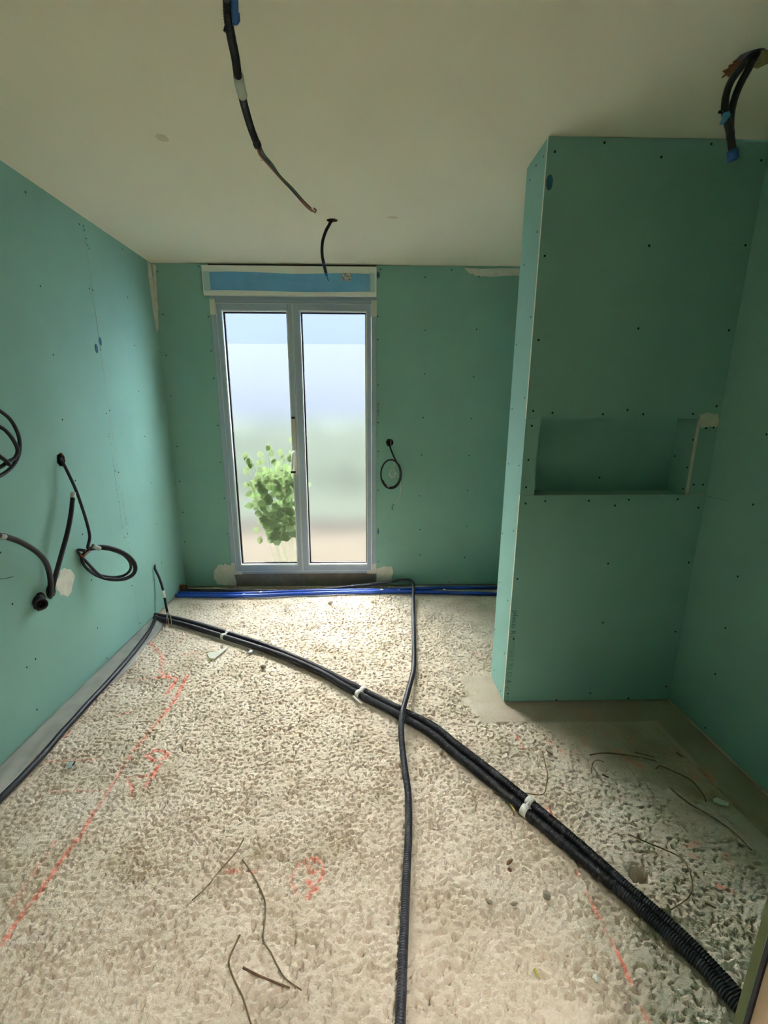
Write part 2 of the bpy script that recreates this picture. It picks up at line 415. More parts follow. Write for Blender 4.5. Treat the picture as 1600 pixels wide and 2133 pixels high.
    at.data.foreach_set('color', np.stack([paint.ravel(), dust.ravel(), shade_dirt.ravel(), dirt.ravel()], 1).astype(np.float32).ravel())
    o = bpy.data.objects.new('floor', me); COL.objects.link(o)
    m = bpy.data.materials.new('rough_screed'); m.use_nodes = True; nt = m.node_tree; b = nt.nodes['Principled BSDF']
    b.inputs['Roughness'].default_value = .95; b.inputs['Specular IOR Level'].default_value = .15
    a = nt.nodes.new('ShaderNodeVertexColor'); a.layer_name = 'marks'
    sp = nt.nodes.new('ShaderNodeSeparateColor'); nt.links.new(a.outputs['Color'], sp.inputs[0])
    tc = nt.nodes.new('ShaderNodeTexCoord')
    nz = nt.nodes.new('ShaderNodeTexNoise'); nz.inputs['Scale'].default_value = 5; nz.inputs['Detail'].default_value = 8
    nt.links.new(tc.outputs['Object'], nz.inputs['Vector'])
    def mix(fac, A, B, k=1.):
        x = nt.nodes.new('ShaderNodeMix'); x.data_type = 'RGBA'
        if isinstance(A, tuple): x.inputs['A'].default_value = A
        else: nt.links.new(A, x.inputs['A'])
        x.inputs['B'].default_value = B
        if k != 1:
            mm = nt.nodes.new('ShaderNodeMath'); mm.operation = 'MULTIPLY'; mm.inputs[1].default_value = k
            nt.links.new(fac, mm.inputs[0]); fac = mm.outputs[0]
        nt.links.new(fac, x.inputs['Factor']); return x.outputs['Result']
    mr = nt.nodes.new('ShaderNodeMapRange'); mr.inputs['From Min'].default_value = .38; mr.inputs['From Max'].default_value = .68
    nt.links.new(nz.outputs['Fac'], mr.inputs['Value'])
    c = mix(mr.outputs['Result'], srgb(232, 217, 198), srgb(213, 197, 175))
    c = mix(a.outputs['Alpha'], c, srgb(176, 160, 128), .45)
    c = mix(sp.outputs['Blue'], c, srgb(136, 128, 106), .75)  # painted floor shade, with the dirt below the window
    c = mix(sp.outputs['Green'], c, srgb(222, 214, 200), .8)
    c = mix(sp.outputs['Red'], c, srgb(248, 128, 108), .9)
    nt.links.new(c, b.inputs['Base Color'])
    n2_ = nt.nodes.new('ShaderNodeTexNoise'); n2_.inputs['Scale'].default_value = 190; n2_.inputs['Detail'].default_value = 5
    nt.links.new(tc.outputs['Object'], n2_.inputs['Vector'])
    bp = nt.nodes.new('ShaderNodeBump'); bp.inputs['Strength'].default_value = .8; bp.inputs['Distance'].default_value = .005
    nt.links.new(n2_.outputs['Fac'], bp.inputs['Height']); nt.links.new(bp.outputs['Normal'], b.inputs['Normal'])
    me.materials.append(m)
    tag(o, kind='structure')
    boxes('slab', [(XL-.2, XR+.2, -2.2, .62, -.12, -.004), (XL-.2, XR+.2, .62, YB+.17, -.35, -.215), (XL-.2, XL+.0005, .62, YB+.05, -.215, -.004), (XR-.0005, XR+.2, .62, YB+.05, -.215, -.004), (XL-.2, XR+.2, YB-.0005, YB+.055, -.215, -.006)], m, o)
    return o
floor = make_floor()

# ------------------------------------------------------------------ room shell
def structure(name, loc=(0, 0, 0)): return tag(empty(name, loc), kind='structure')
BT = .013
# left wall: masonry slab and two plasterboards meeting in a vertical joint
YJ = 3.005
wl = tag(box('wall_left', XL-.20, XL-.06, -2.2, YB+.1, -.1, ZC, DARK), kind='structure')
pl1 = board('plasterboard_panel', XL-BT, XL, -2.2, YJ-.0012, .012, ZC-.003, GREEN, GYPS, wl, 0)
pl2 = board('plasterboard_panel', XL-BT, XL, YJ+.0012, YB+.02, .012, ZC-.003, GREEN, GYPS, wl, 0)
HOLES_L = [(-1.5481,2.4712,1.2273), (-1.5481,2.223,0.6114), (-1.5481,2.1353,0.59)]
cut(pl1, [(0, HOLES_L[0], .034, 3), (0, HOLES_L[1], .036, 4), (0, HOLES_L[2], .044, 5)], BRICKY)
H3 = (-1.5481,3.3467,0.3572)
cut(pl2, [(0, H3, .022, 6)], GYPS)
# right wall
wr = tag(box('wall_right', XR+.06, XR+.20, -2.2, YB+.1, -.1, ZC, DARK), kind='structure')
pr1 = board('plasterboard_panel', XR, XR+BT, .42, 2.6, .008, ZC-.003, GREEN, GYPS, wr, 0)
pr2 = board('plasterboard_panel', XR, XR+BT, 2.602, YB+.02, .008, ZC-.003, GREEN, GYPS, wr, 0)
pr3 = board('plasterboard_panel', XR, XR+BT, -2.2, .418, .008, ZC-.003, CEIL, GYPS, wr, 0)
# back wall round the window
WX0, WX1, WZ0, WZ1 = -1.142, .083, .118, 2.262
YE = YB+.17
wbk = tag(boxes('wall_back', [(XL-.2, WX0, YB+.05, YE, -.1, 2.6), (WX1, XR+.2, YB+.05, YE, -.1, 2.6), (WX0, WX1, YB+.05, YE, 2.30, 2.6)], DARK), kind='structure')
pb1 = board('plasterboard_panel', XL, WX0-.001, YB, YB+BT, .006, ZC-.003, GREEN, GYPS, wbk, 1)
pb2 = board('plasterboard_panel', WX1+.001, XR, YB, YB+BT, .006, ZC-.003, GREEN, GYPS, wbk, 1)
HB = (0.1937,3.8674,1.2206)
cut(pb2, [(1, HB, .031, 9)], BRICKY)
boxes('lintel', [(WX0, WX1, YB+.012, YB+.05, 2.30, ZC)], DARK, wbk)
# ceiling
cg = tag(box('ceiling', XL-.2, XR+.2, -2.2, YB+.1, ZC+.06, ZC+.14, DARK), kind='structure')
cp = board('ceiling_panel', XL-.02, XR+.02, -2.2, YB+.04, ZC, ZC+BT, CEIL, GYPS, cg, 2)
HC1, HC2, HC3 = (-0.3342,1.4525,2.5), (-0.1818,3.0313,2.5), (1.1634,1.7243,2.5)
cut(cp, [(2, HC1, .035, 11), (2, HC2, .030, 12), (2, HC3, .042, 13)], BRICKY)
for q, rx, ry, sd in ((-0.7894,2.2138,2.5), .024, .03, 1), ((0.1547,2.9794,2.5), .035, .02, 2), ((-0.4375,2.3768,2.5), .008, .008, 3):
    disc('filler_spot', (q[0], q[1]), rx, 2, ZC, -.0006, STAIN, cg, ry=ry, seed=sd, rag=.15)
# front wall beside the doorway, its board edge and the timber door lining
wf = tag(box('wall_front', .66, XR, .43, .531, 0, ZC, DARK), kind='structure')
board('plasterboard_panel', .6205, XR, .5375, .5525, .0, ZC-.003, GREEN, OLIVE, wf, 1)
wfl = tag(box('wall_front_left', XL, -1.16, .43, .55, 0, ZC, GREEN), kind='structure')
dr = tag(empty('door_1', (.62, .45, 0)), kind='structure')
box('door_lining', .6235, .66, .36, .5305, 0, 2.1, PINE, dr, bevel=.002)
box('stop_bead', .6150, .6235, .36, .505, 0, 2.1, PINE, dr, bevel=.002)
box('gap_shade', .6208, .66, .5305, .5373, 0, 2.1, RUBBER, dr)  # black strip standing in for the shade inside the jamb gap
box('head_lining', -1.16, .66, .36, .53, 2.1, 2.16, PINE, dr, bevel=.002)
box('wall_front_top', -1.16, .66, .43, .55, 2.16, ZC, CEIL); tag(bpy.data.objects['wall_front_top'], kind='structure')
tag(box('wall_hall', XL, XR, -2.2, -2.05, 0, ZC, CEIL), kind='structure')

# niche partition
wp = structure('wall_partition', (XP, YP, 0))
NX0, NX1, NZ0, NZ1, NYB = .7785, 1.4995, 1.0925, 1.4385, 2.311
fr_up = board('plasterboard_panel', XP, XR, YP, YP+BT, NZ1, ZC-.002, GREEN, GYPS, wp, 1)
fr_lo = board('plasterboard_panel', XP, XR, YP, YP+BT, .006, NZ0, GREEN, GYPS, wp, 1)
fr_l = board('plasterboard_strip', XP, NX0, YP+.0004, YP+BT, NZ0+.0012, NZ1-.0012, GREEN, GREEN, wp, 1)
fr_r = board('plasterboard_strip', NX1, XR, YP+.0004, YP+BT, NZ0+.002, NZ1-.0012, GREEN, GYPS, wp, 1)
board('niche_back', NX0-.012, NX1+.012, NYB, NYB+BT, NZ0-.012, NZ1+.012, GREEN, GYPS, wp, 1)
board('niche_side', NX0-BT, NX0, YP+BT, NYB, NZ0, NZ1, GREEN, GYPS, wp, 0)
n_r = board('niche_side', NX1, NX1+BT, YP+BT, NYB, NZ0, NZ1, GREEN, GYPS, wp, 0)
board('niche_shelf', NX0, NX1, YP+BT, NYB, NZ0-BT, NZ0, GREEN, GYPS, wp, 2)
board('niche_top', NX0, NX1, YP+BT, NYB, NZ1, NZ1+BT, GREEN, GYPS, wp, 2)
en = board('end_panel', XP, XP+BT, YP+BT, YP+TP, .004, ZC-.002, GREEN, GYPS, wp, 0)
board('plasterboard_panel', XP+BT, XR, YP+TP-BT, YP+TP, .006, ZC-.002, GREEN, GYPS, wp, 1)

# screws: every visible head is a piece of its board
def screws(pts, axis, sign, parent):
    """small countersunk heads: 8-sided dished buttons sharing one mesh per wall"""
    n = 8; V = []
    for k in range(n): V.append((.0048*math.cos(2*math.pi*k/n), .0048*math.sin(2*math.pi*k/n), 0))
    for k in range(n): V.append((.0034*math.cos(2*math.pi*k/n), .0034*math.sin(2*math.pi*k/n), .0009))
    V.append((0, 0, .0003))
    Fc = [(k, (k+1) % n, n+(k+1) % n, n+k) for k in range(n)]+[(n+k, n+(k+1) % n, 2*n) for k in range(n)]
    R = {0: lambda v: (v[2]*sign, v[0], v[1]), 1: lambda v: (v[0], v[2]*sign, v[1]), 2: lambda v: (v[0], v[1], v[2]*sign)}[axis]
    me = bpy.data.meshes.new('screw'); me.from_pydata([R(v) for v in V], [], Fc); me.materials.append(SCREW)
    for p in pts:
        o = bpy.data.objects.new('screw', me); COL.objects.link(o); o.parent = parent; o.location = Vector(p)-wpos(parent)
LS = [(-1.5481,2.5389,2.4321),(-1.5481,2.9636,2.4441),(-1.5481,2.5349,2.0411),(-1.5481,2.9746,2.1294),(-1.5481,2.5485,1.735),(-1.5481,2.9615,1.7941),(-1.5481,2.5365,1.4227),(-1.5481,2.9723,1.4506),(-1.5481,2.5621,1.1065),(-1.5481,2.9789,1.1059),(-1.5481,2.5485,0.8137),(-1.5481,2.5639,0.5438),(-1.5481,2.5449,0.2576),(-1.5481,1.9711,0.65),(-1.5481,1.9648,0.8866),(-1.5481,2.9822,0.6779),(-1.5481,2.0377,0.3439),(-1.5481,1.9771,0.3368),(-1.5481,1.9842,0.1111),(-1.5481,2.3635,0.004),(-1.5481,1.8977,0.0106)]
LS2 = [(-1.5481,3.0057,2.4488),(-1.5481,3.4426,2.4631),(-1.5481,3.0086,2.1296),(-1.5481,3.4347,2.1815),(-1.5481,3.0069,1.8097),(-1.5481,3.4468,1.8871),(-1.5481,3.0155,1.4672),(-1.5481,3.4286,1.5936),(-1.5481,3.4399,1.2909),(-1.5481,3.4568,0.9599),(-1.5481,3.4546,0.6572),(-1.5481,3.4642,0.3522),(-1.5481,3.0165,1.0922),(-1.5481,3.0244,0.6923),(-1.5481,2.9884,0.3475),(-1.5481,2.5899,0.039),(-1.5481,3.0204,0.0632)]
screws(LS, 0, 1, pl1); screws(LS2, 0, 1, pl2)
screws([(-1.5071,3.8674,2.4412),(-1.2062,3.8674,2.4783),(-1.5015,3.8674,2.1554),(-1.5085,3.8674,1.8707),(-1.5048,3.8674,1.5741),(-1.4975,3.8674,1.1898),(-1.5078,3.8674,0.9102),(-1.5068,3.8674,0.6562),(-1.517,3.8674,0.4018),(-1.1602,3.8674,0.7715),(-1.1653,3.8674,1.0645),(-1.1606,3.8674,0.4708),(-1.1671,3.8674,2.1411),(-1.1666,3.8674,1.9031),(-1.1655,3.8674,1.706),(-1.1621,3.8674,1.3538)], 1, -1, pb1)
screws([(0.116,3.8674,2.4709),(0.0956,3.8674,2.1527),(0.0959,3.8674,1.9914),(0.1003,3.8674,1.6609),(0.1009,3.8674,1.3777),(0.446,3.8674,2.4211),(0.6395,3.8674,2.4722),(0.8447,3.8674,2.4292),(0.4561,3.8674,2.0578),(0.847,3.8674,2.0669),(0.4611,3.8674,1.7438),(0.8437,3.8674,1.724),(0.4572,3.8674,1.4152),(0.8416,3.8674,1.4085),(0.4529,3.8674,1.1214),(0.8394,3.8674,1.1175),(0.4417,3.8674,0.7876),(0.8403,3.8674,0.8308),(0.4548,3.8674,0.5012),(0.8475,3.8674,0.5287),(0.4604,3.8674,0.277),(0.8448,3.8674,0.2533),(0.1014,3.8674,1.1521),(0.1022,3.8674,0.8363),(0.1029,3.8674,0.5068),(0.1036,3.8674,0.2189),(0.7216,3.8674,0.0312)], 1, -1, pb2)
screws([(0.7129,2.1973,1.8619),(0.7129,2.3762,1.7722),(0.7129,2.1958,1.5268),(0.7129,2.3711,1.4794),(0.7129,2.3644,1.2156),(0.7129,2.2024,1.2244),(0.7129,2.2052,0.9101),(0.7129,2.3819,0.8522),(0.7129,2.379,0.5817),(0.7129,2.2105,0.5469),(0.7129,2.2818,2.4551),(0.7129,2.1981,2.4506),(0.7129,2.3534,2.4324),(0.7129,2.2025,2.1866),(0.7129,2.3471,2.1019),(0.7129,2.3965,0.2977),(0.7129,2.2023,0.2567),(0.7129,2.3505,0.0716),(0.7129,2.2135,0.0298)], 0, -1, en)
screws([(0.9341,2.1536,2.4801),(0.7423,2.1536,2.4473),(1.1658,2.1536,2.4354),(1.3568,2.1536,2.4812),(1.5671,2.1536,2.4294),(0.7365,2.1536,2.0843),(1.1639,2.1536,2.1252),(1.5646,2.1536,2.1308),(1.1645,2.1536,1.812),(0.7395,2.1536,1.7639),(1.5597,2.1536,1.8067),(1.1647,2.1536,1.4759),(0.7423,2.1536,1.4709),(0.8289,2.1536,1.4628),(1.0558,2.1536,1.457),(1.2377,2.1536,1.4574),(1.4637,2.1536,1.4599),(1.5644,2.1536,1.4932)], 1, -1, fr_up)
screws([(0.7414,2.1536,1.4067),(0.739,2.1536,1.2559),(0.7384,2.1536,1.1308)], 1, -1, fr_l)
screws([(1.5341,2.1536,1.3972),(1.5687,2.1536,1.4004),(1.5219,2.1536,1.1416),(1.5661,2.1536,1.1415)], 1, -1, fr_r)
screws([(0.7425,2.1536,1.0543),(0.8338,2.1536,1.0654),(1.039,2.1536,1.0671),(1.1644,2.1536,1.044),(1.2266,2.1536,1.0712),(1.4586,2.1536,1.0728),(1.5641,2.1536,1.0323),(1.1692,2.1536,0.7584),(1.5652,2.1536,0.7609),(0.7333,2.1536,0.6829),(1.1823,2.1536,0.448),(1.5597,2.1536,0.3942),(0.7389,2.1536,0.3632),(0.7325,2.1536,0.0513),(0.9908,2.1536,0.0106),(1.1656,2.1536,0.0479),(1.372,2.1536,0.0135),(1.5631,2.1536,0.0819)], 1, -1, fr_lo)
screws([(1.4995,2.1766,1.3448),(1.4995,2.2889,1.2604),(1.4995,2.1857,1.2178),(1.4995,2.1891,1.1168)], 0, -1, n_r)
screws([(1.1542,2.311,1.1528)], 1, -1, wp)
screws([(1.5885,1.8757,1.1018),(1.5885,1.8774,0.7884),(1.5885,1.8869,0.5442),(1.5885,1.8898,0.3137),(1.5885,1.8838,0.0341),(1.5885,1.8816,1.384)], 0, -1, pr1)

# filler, ink and print on the boards
def B2(pts): return pts
patch('filler_patch', [(-1.5357,2.491),(-1.5127,2.4819),(-1.5265,2.3332),(-1.531,2.2042),(-1.5458,2.046),(-1.5608,2.0392),(-1.5556,2.204),(-1.5437,2.365)], 1, YB, -.0012, FILL, wbk, 1, .002)
patch('filler_patch', [(0.7279,2.4825),(1.1623,2.4863),(1.1664,2.4351),(1.0301,2.4372),(0.9235,2.4267),(0.8156,2.4386),(0.7613,2.4541)], 1, YB, -.0012, FILL, wbk, 2, .004)
patch('filler_patch', [(-1.255,0.1973),(-1.1937,0.2055),(-1.1299,0.1922),(-1.1248,0.0971),(-1.1147,0.014),(-1.2096,0.0059),(-1.2695,0.0239),(-1.3062,0.0723),(-1.2962,0.1416)], 1, YB, -.0014, FILL, wbk, 3, .008)
patch('filler_patch', [(0.0872,0.1628),(0.1531,0.1754),(0.2273,0.1793),(0.228,0.1096),(0.2121,0.0438),(0.0874,0.0315)], 1, YB, -.0014, FILL, wbk, 4, .007)
patch('filler_patch', [(2.313,0.6771),(2.373,0.6772),(2.4257,0.6243),(2.3914,0.5614),(2.3356,0.5406),(2.2737,0.576),(2.2637,0.6235)], 0, XL, .0014, FILL, wl, 5, .010)
patch('filler_patch', [(3.8095,2.4909),(3.8794,2.4879),(3.8777,2.3354),(3.8653,2.171),(3.8623,2.0386),(3.8359,2.0346),(3.8142,2.1939),(3.8015,2.3495)], 0, XL, .0012, FILL, wl, 6, .004)
patch('filler_patch', [(1.4986,1.46),(1.5302,1.4663),(1.582,1.458),(1.5866,1.4225),(1.5813,1.4036),(1.5073,1.3993)], 1, YP, -.0012, FILL, wp, 7, .004)
box('filler_bead', NX1-.0012, NX1+.004, YP-.0008, YP+BT, NZ0+.012, NZ1-.004, FILL, wp)
disc('ink_mark', (0.7314,2.3438), .0135, 1, YP, -.0006, INK, wp, ry=.028, rag=.06)
disc('ink_mark', (3.015,1.8579), .016, 0, XL, .0006, INK, wl, ry=.024, rag=.06)
disc('ink_mark', (2.9614,1.8123), .018, 0, XL, .0006, INK, wl, ry=.026, rag=.06)
disc('ink_mark', (0.0985,2.4326), .012, 1, YB, -.0006, INKD, wbk, ry=.022)
disc('ink_mark', (0.103,0.4818), .008, 1, YB, -.0006, INK, wbk, ry=.020)
def ticks(name, c0, c1, axis, face, sign, m, parent, seed, w=.012, gap=.35, tmin=.003, tmax=.009):
    """a line of small illegible print between two in-plane points"""
    rnd = random.Random(seed); V, Fc = [], []; a = np.array(c0); b = np.array(c1); L_ = np.linalg.norm(b-a); d = (b-a)/L_; n = np.array([-d[1], d[0]])
    s = 0; j = [k for k in range(3) if k != axis]
    while s < L_:
        t = rnd.uniform(tmin, tmax)
        if rnd.random() > gap:
            h0, h1 = sorted((rnd.uniform(-.5, .5)*w, rnd.choice((-.5, .5))*w))
            for off in (0, .0005):
                for (ss, hh) in ((s, h0), (s+t*.7, h0), (s+t*.7, h1), (s, h1)):
                    p = a+d*ss+n*hh; q = [0, 0, 0]; q[axis] = face+sign*off; q[j[0]], q[j[1]] = p; V.append(q)
            k = len(V)-8
            Fc += [(k, k+1, k+2, k+3), (k+4, k+5, k+6, k+7), (k, k+1, k+5, k+4), (k+1, k+2, k+6, k+5), (k+2, k+3, k+7, k+6), (k+3, k, k+4, k+7)]
        s += t
    return tag(obj(name, V, Fc, m, parent), kind='stuff')
for i, (a, b, w) in enumerate((((2.962,1.3331), (2.9742,1.2351), .014), ((2.9736,1.212), (2.965,0.9914), .012), ((2.9691,0.9847), (2.9694,0.7445), .014), ((3.0268,0.9752), (3.0261,0.6983), .012), ((3.0219,0.6833), (3.0244,0.5024), .010), ((3.0109,2.4342), (3.0244,2.3459), .024))):
    ticks('printed_marks', a, b, 0, XL, 1, INKF if i != 5 else INKD, wl, i, w)
ticks('printed_marks', (0.1006,1.5316), (0.1008,1.433), 1, YB, -1, INKD, wbk, 11, .012, .15)
ticks('printed_marks', (0.0972,1.3406), (0.1019,0.9587), 1, YB, -1, INKF, wbk, 12, .010, .4)
ticks('pencil_line', (2.1385,1.0911), (2.0174,1.0912), 0, XR, -1, INKD, wr, 13, .003, .2)
def lettering(txt, size, p_top, p_bot, m, parent, sx=1.):
    """print running down the board"""
    cu = bpy.data.curves.new('lettering', 'FONT'); cu.body = txt; cu.size = size; cu.extrude = .0003; cu.align_y = 'CENTER'
    o = bpy.data.objects.new('lettering', cu); COL.objects.link(o)
    d = Vector((p_bot[0]-p_top[0], 0, p_bot[2]-p_top[2])).normalized()
    n = Vector((0, -1, 0)); y = n.cross(d)
    o.matrix_world = Matrix((d, y, n)).transposed().to_4x4()
    o.rotation_euler = o.matrix_world.to_euler()
    cu.materials.append(m); bpy.context.view_layer.update()
    k = (Vector(p_bot)-Vector(p_top)).length/max(o.dimensions.x, 1e-4)
    dg = bpy.context.evaluated_depsgraph_get()
    me = bpy.data.meshes.new_from_object(o.evaluated_get(dg)); rot = o.rotation_euler.copy()
    bpy.data.objects.remove(o, do_unlink=True)
    t = bpy.data.objects.new('lettering', me); COL.objects.link(t); t.rotation_euler = rot; t.scale = (k, sx, 1)
    t.parent = parent; t.location = Vector(p_top)+Vector((0, -.0004, 0))-wpos(parent)
    return t
PT = lambda q: (q[0], YP, q[2])
lettering('placo', .034, PT((0.7366,2.1536,0.5195)), PT((0.7341,2.1536,0.4264)), INKD, wp)
lettering('R', .034, PT((0.7329,2.1536,0.4107)), PT((0.7332,2.1536,0.3897)), INKD, wp)
lettering('II ITETEFIET', .034, PT((0.7314,2.1536,0.3818)), PT((0.7333,2.1536,0.2426)), INKF, wp)
lettering("'N D", .034, PT((0.7329,2.1536,0.2317)), PT((0.7314,2.1536,0.1521)), INKF, wp)
lettering('A', .036, PT((0.7303,2.1536,0.1327)), PT((0.7305,2.1536,0.1132)), INKD, wp)
lettering('c o', .034, PT((0.729,2.1536,0.0992)), PT((0.7331,2.1536,0.0087)), INKF, wp)

# ------------------------------------------------------------------ window, shutter box, sill
win = structure('window_1', ((WX0+WX1)/2, YB, WZ0))
y0, y1 = YB-.006, YB+.064
fw_ = .034
boxes('outer_frame', [(WX0, WX0+fw_, y0, y1, WZ0, WZ1), (WX1-fw_, WX1, y0, y1, WZ0, WZ1), (WX0+fw_, WX1-fw_, y0, y1, WZ1-.024, WZ1), (WX0+fw_, WX1-fw_, y0, y1, WZ0, WZ0+.022)], ALU, win, bevel=.0015)
def sash(x0, x1, gx0, gx1):
    z0, z1, g0, g1 = WZ0+.025, WZ1-.027, .204, 2.18
    ys, ye = YB-.014, YB+.056
    s = boxes('sash', [(x0, gx0-.009, ys, ye, z0, z1), (gx1+.009, x1, ys, ye, z0, z1), (gx0-.009, gx1+.009, ys, ye, z0, g0-.009), (gx0-.009, gx1+.009, ys, ye, g1+.009, z1)], ALU, win, bevel=.002)
    yb = YB+.010
    boxes('glazing_bead', [(gx0-.009, gx0, ys-.001, yb+.014, g0-.009, g1+.009), (gx1, gx1+.009, ys-.001, yb+.014, g0-.009, g1+.009), (gx0, gx1, ys-.001, yb+.014, g0-.009, g0), (gx0, gx1, ys-.001, yb+.014, g1, g1+.009)], ALUE, s)
    boxes('gasket', [(gx0-.004, gx0+.011, yb+.010, yb+.026, g0-.004, g1+.004), (gx1-.005, gx1+.004, yb+.010, yb+.026, g0-.004, g1+.004), (gx0+.011, gx1-.005, yb+.010, yb+.026, g0-.004, g0+.008), (gx0+.011, gx1-.005, yb+.010, yb+.026, g1-.009, g1+.004)], RUBBER, s)
    boxes('sash_edge', [(x0, x0+.0045, ys-.0012, ys+.01, z0, z1), (x1-.0045, x1, ys-.0012, ys+.01, z0, z1), (x0+.0045, x1-.0045, ys-.0012, ys+.01, z0, z0+.0045), (x0+.0045, x1-.0045, ys-.0012, ys+.01, z1-.0045, z1)], ALUE, s)
    zf = 1.962
    tag(box('frosted_pane', gx0-.006, gx1+.006, YB+.036, YB+.041, g0-.006, zf, FROST, s), 'frosted glass pane')
    tag(box('upper_pane_strip', gx0-.006, gx1+.006, YB+.036, YB+.041, zf, g1+.006, FROST2, s), 'slightly bluer frosted strip across the top of the glass')
    return s
s1 = sash(-1.105, -.5415, -1.060, -.586)
s2 = sash(-.5385, .047, -.482, .005)
# sliding-bolt cover and lever handle on the left leaf
box('bolt_cover', -.578, -.552, YB-.020, YB-.013, .965, 1.415, mat('handle_beige', srgb(196, 190, 178), .5), s1, bevel=.002)
V, Fc = boxvf(-.5775, -.553, YB-.030, YB-.019, 1.405, 1.42); obj('bolt_stop', V, Fc, RUBBER, s1)
hd = boxes('handle', [(-.578, -.552, YB-.040, YB-.020, 1.125, 1.165)], WHITE, s1, bevel=.003)
tube('lever', [(-.566, YB-.032, 1.155), (-.572, YB-.058, 1.135), (-.578, YB-.064, 1.06), (-.582, YB-.060, 1.005)], .013, WHITE, hd, sides=8, flat=.7)
box('handle_tip', -.598, -.560, YB-.066, YB-.044, .985, 1.0, RUBBER, hd)
for x0, x1, z0, z1 in ((WX0-.006, WX0+.034, 2.155, 2.262), (WX1-.036, WX1+.004, 2.15, 2.262), (WX0-.002, WX0+.085, WZ0-.004, WZ0+.02), (WX0-.002, WX0+.03, WZ0+.02, WZ0+.10), (WX1-.075, WX1+.003, WZ0-.004, WZ0+.02), (WX1-.03, WX1+.003, WZ0+.02, WZ0+.085)):
    box('masking_tape', x0, x1, YB-.0075, YB-.0062, z0, z1, TAPE, win)
for z in (WZ1+.004,): box('head_filler', WX0, WX1, YB, YB+.05, WZ1, 2.30, ALU, win)

sb = tag(empty('shutter_box', (-.548, YB-.02, 2.283)), 'white roller shutter box above the window, faced with blue film', 'shutter box')
BX0, BX1, BZ0, BZ1 = -1.181, .0855, 2.283, 2.482
box('casing', BX0, BX1, YB-.026, YB+.03, BZ0, BZ1, WHITE, sb, bevel=.003)
def film():
    nx, nz = 60, 10; V = []
    x0, x1 = BX0+.055, BX1-.05
    for j in range(nz+1):
        for i in range(nx+1):
            u, v = i/nx, j/nz; x = x0+(x1-x0)*u
            zt = 2.437-.006*u+.004*math.sin(u*9); zb = 2.313+.004*math.sin(u*6+1)
            zz = zb+(zt-zb)*v
            w = .0028*math.sin(zz*160+u*7)*math.sin(u*5)**2+.003*math.exp(-((v-.95+.75*u)*9)**2)
            V.append((x, YB-.0275-abs(w), zz))
    Fc = [(j*(nx+1)+i, j*(nx+1)+i+1, (j+1)*(nx+1)+i+1, (j+1)*(nx+1)+i) for j in range(nz) for i in range(nx)]
    return obj('protective_film', V, Fc, BLUEF, sb, smooth=True)
film()
for x0, x1 in ((BX0+.008, BX0+.056), (BX1-.052, BX1-.012)):
    box('tape_strip', x0, x1, YB-.0285, YB-.0262, 2.312, 2.44, mat('clear_tape', srgb(176, 204, 204), .4), sb)
st = box('sticker', -0.1664, -0.0958, YB-.0345, YB-.0335, 2.385, 2.435, mat('sticker_paper', srgb(206, 204, 200), .6, col2=srgb(92, 92, 90), scale=60), sb)
sill = tag(box('trim_1', WX0-.01, WX1+.01, YB+.02, YB+.17, -.02, WZ0-.001, CONC), kind='structure')

# ------------------------------------------------------------------ outside the window
ter = tag(box('terrace_ground', -7, 6, YE, YE+2.4, -.2, .02, TERR), kind='structure')
lawn = tag(box('lawn_ground', -7, 6, YE+2.4, YE+7.5, -.2, .015, LAWN), kind='structure')
wo = tag(box('wall_sky_screen', -7, 6, YE+7.5, YE+7.8, -.2, 6.5, SKY_SCREEN), kind='structure')  # added dark wall, screens the bright low sky behind the panes
def blob_hedge():
    rnd = np.random.RandomState(3); nx, ny = 90, 26; V = []
    x0, x1, yc, h, wd = -6.5, 5.5, YE+5.6, 1.25, .45
    for i in range(nx+1):
        for k in range(ny+1):
            a = math.pi*k/ny; x = x0+(x1-x0)*i/nx
            c, s = math.cos(a), math.sin(a); sgn = lambda v: math.copysign(abs(v)**.45, v)
            j = rnd.uniform(-.07, .07, 3)
            V.append((x+j[0], yc+wd*sgn(c)+j[1], .015 if k in (0, ny) else h*sgn(s)+j[2]))
    Fc = [(i*(ny+1)+k, (i+1)*(ny+1)+k, (i+1)*(ny+1)+k+1, i*(ny+1)+k+1) for i in range(nx) for k in range(ny)]
    return tag(obj('hedge', V, Fc, HEDGE), 'pale green hedge blurred behind the frosted window glass', 'hedge')
blob_hedge()
def leafvf(base, d, n, L_, w):
    d = Vector(d).normalized(); n = Vector(n); n = (n-d*n.dot(d)).normalized(); s = d.cross(n)
    b = Vector(base); V = [b]
    prof = ((.25, .42, .02), (.5, .5, .05), (.75, .33, .04))
    for t, ww, up in prof: V += [b+d*L_*t+s*w*ww+n*L_*up, b+d*L_*t-n*L_*.02, b+d*L_*t-s*w*ww+n*L_*up]
    V.append(b+d*L_-n*L_*.08)
    Fc = [(0, 1, 2), (0, 2, 3), (1, 4, 5, 2), (2, 5, 6, 3), (4, 7, 8, 5), (5, 8, 9, 6), (7, 10, 8), (8, 10, 9)]
    return V, Fc
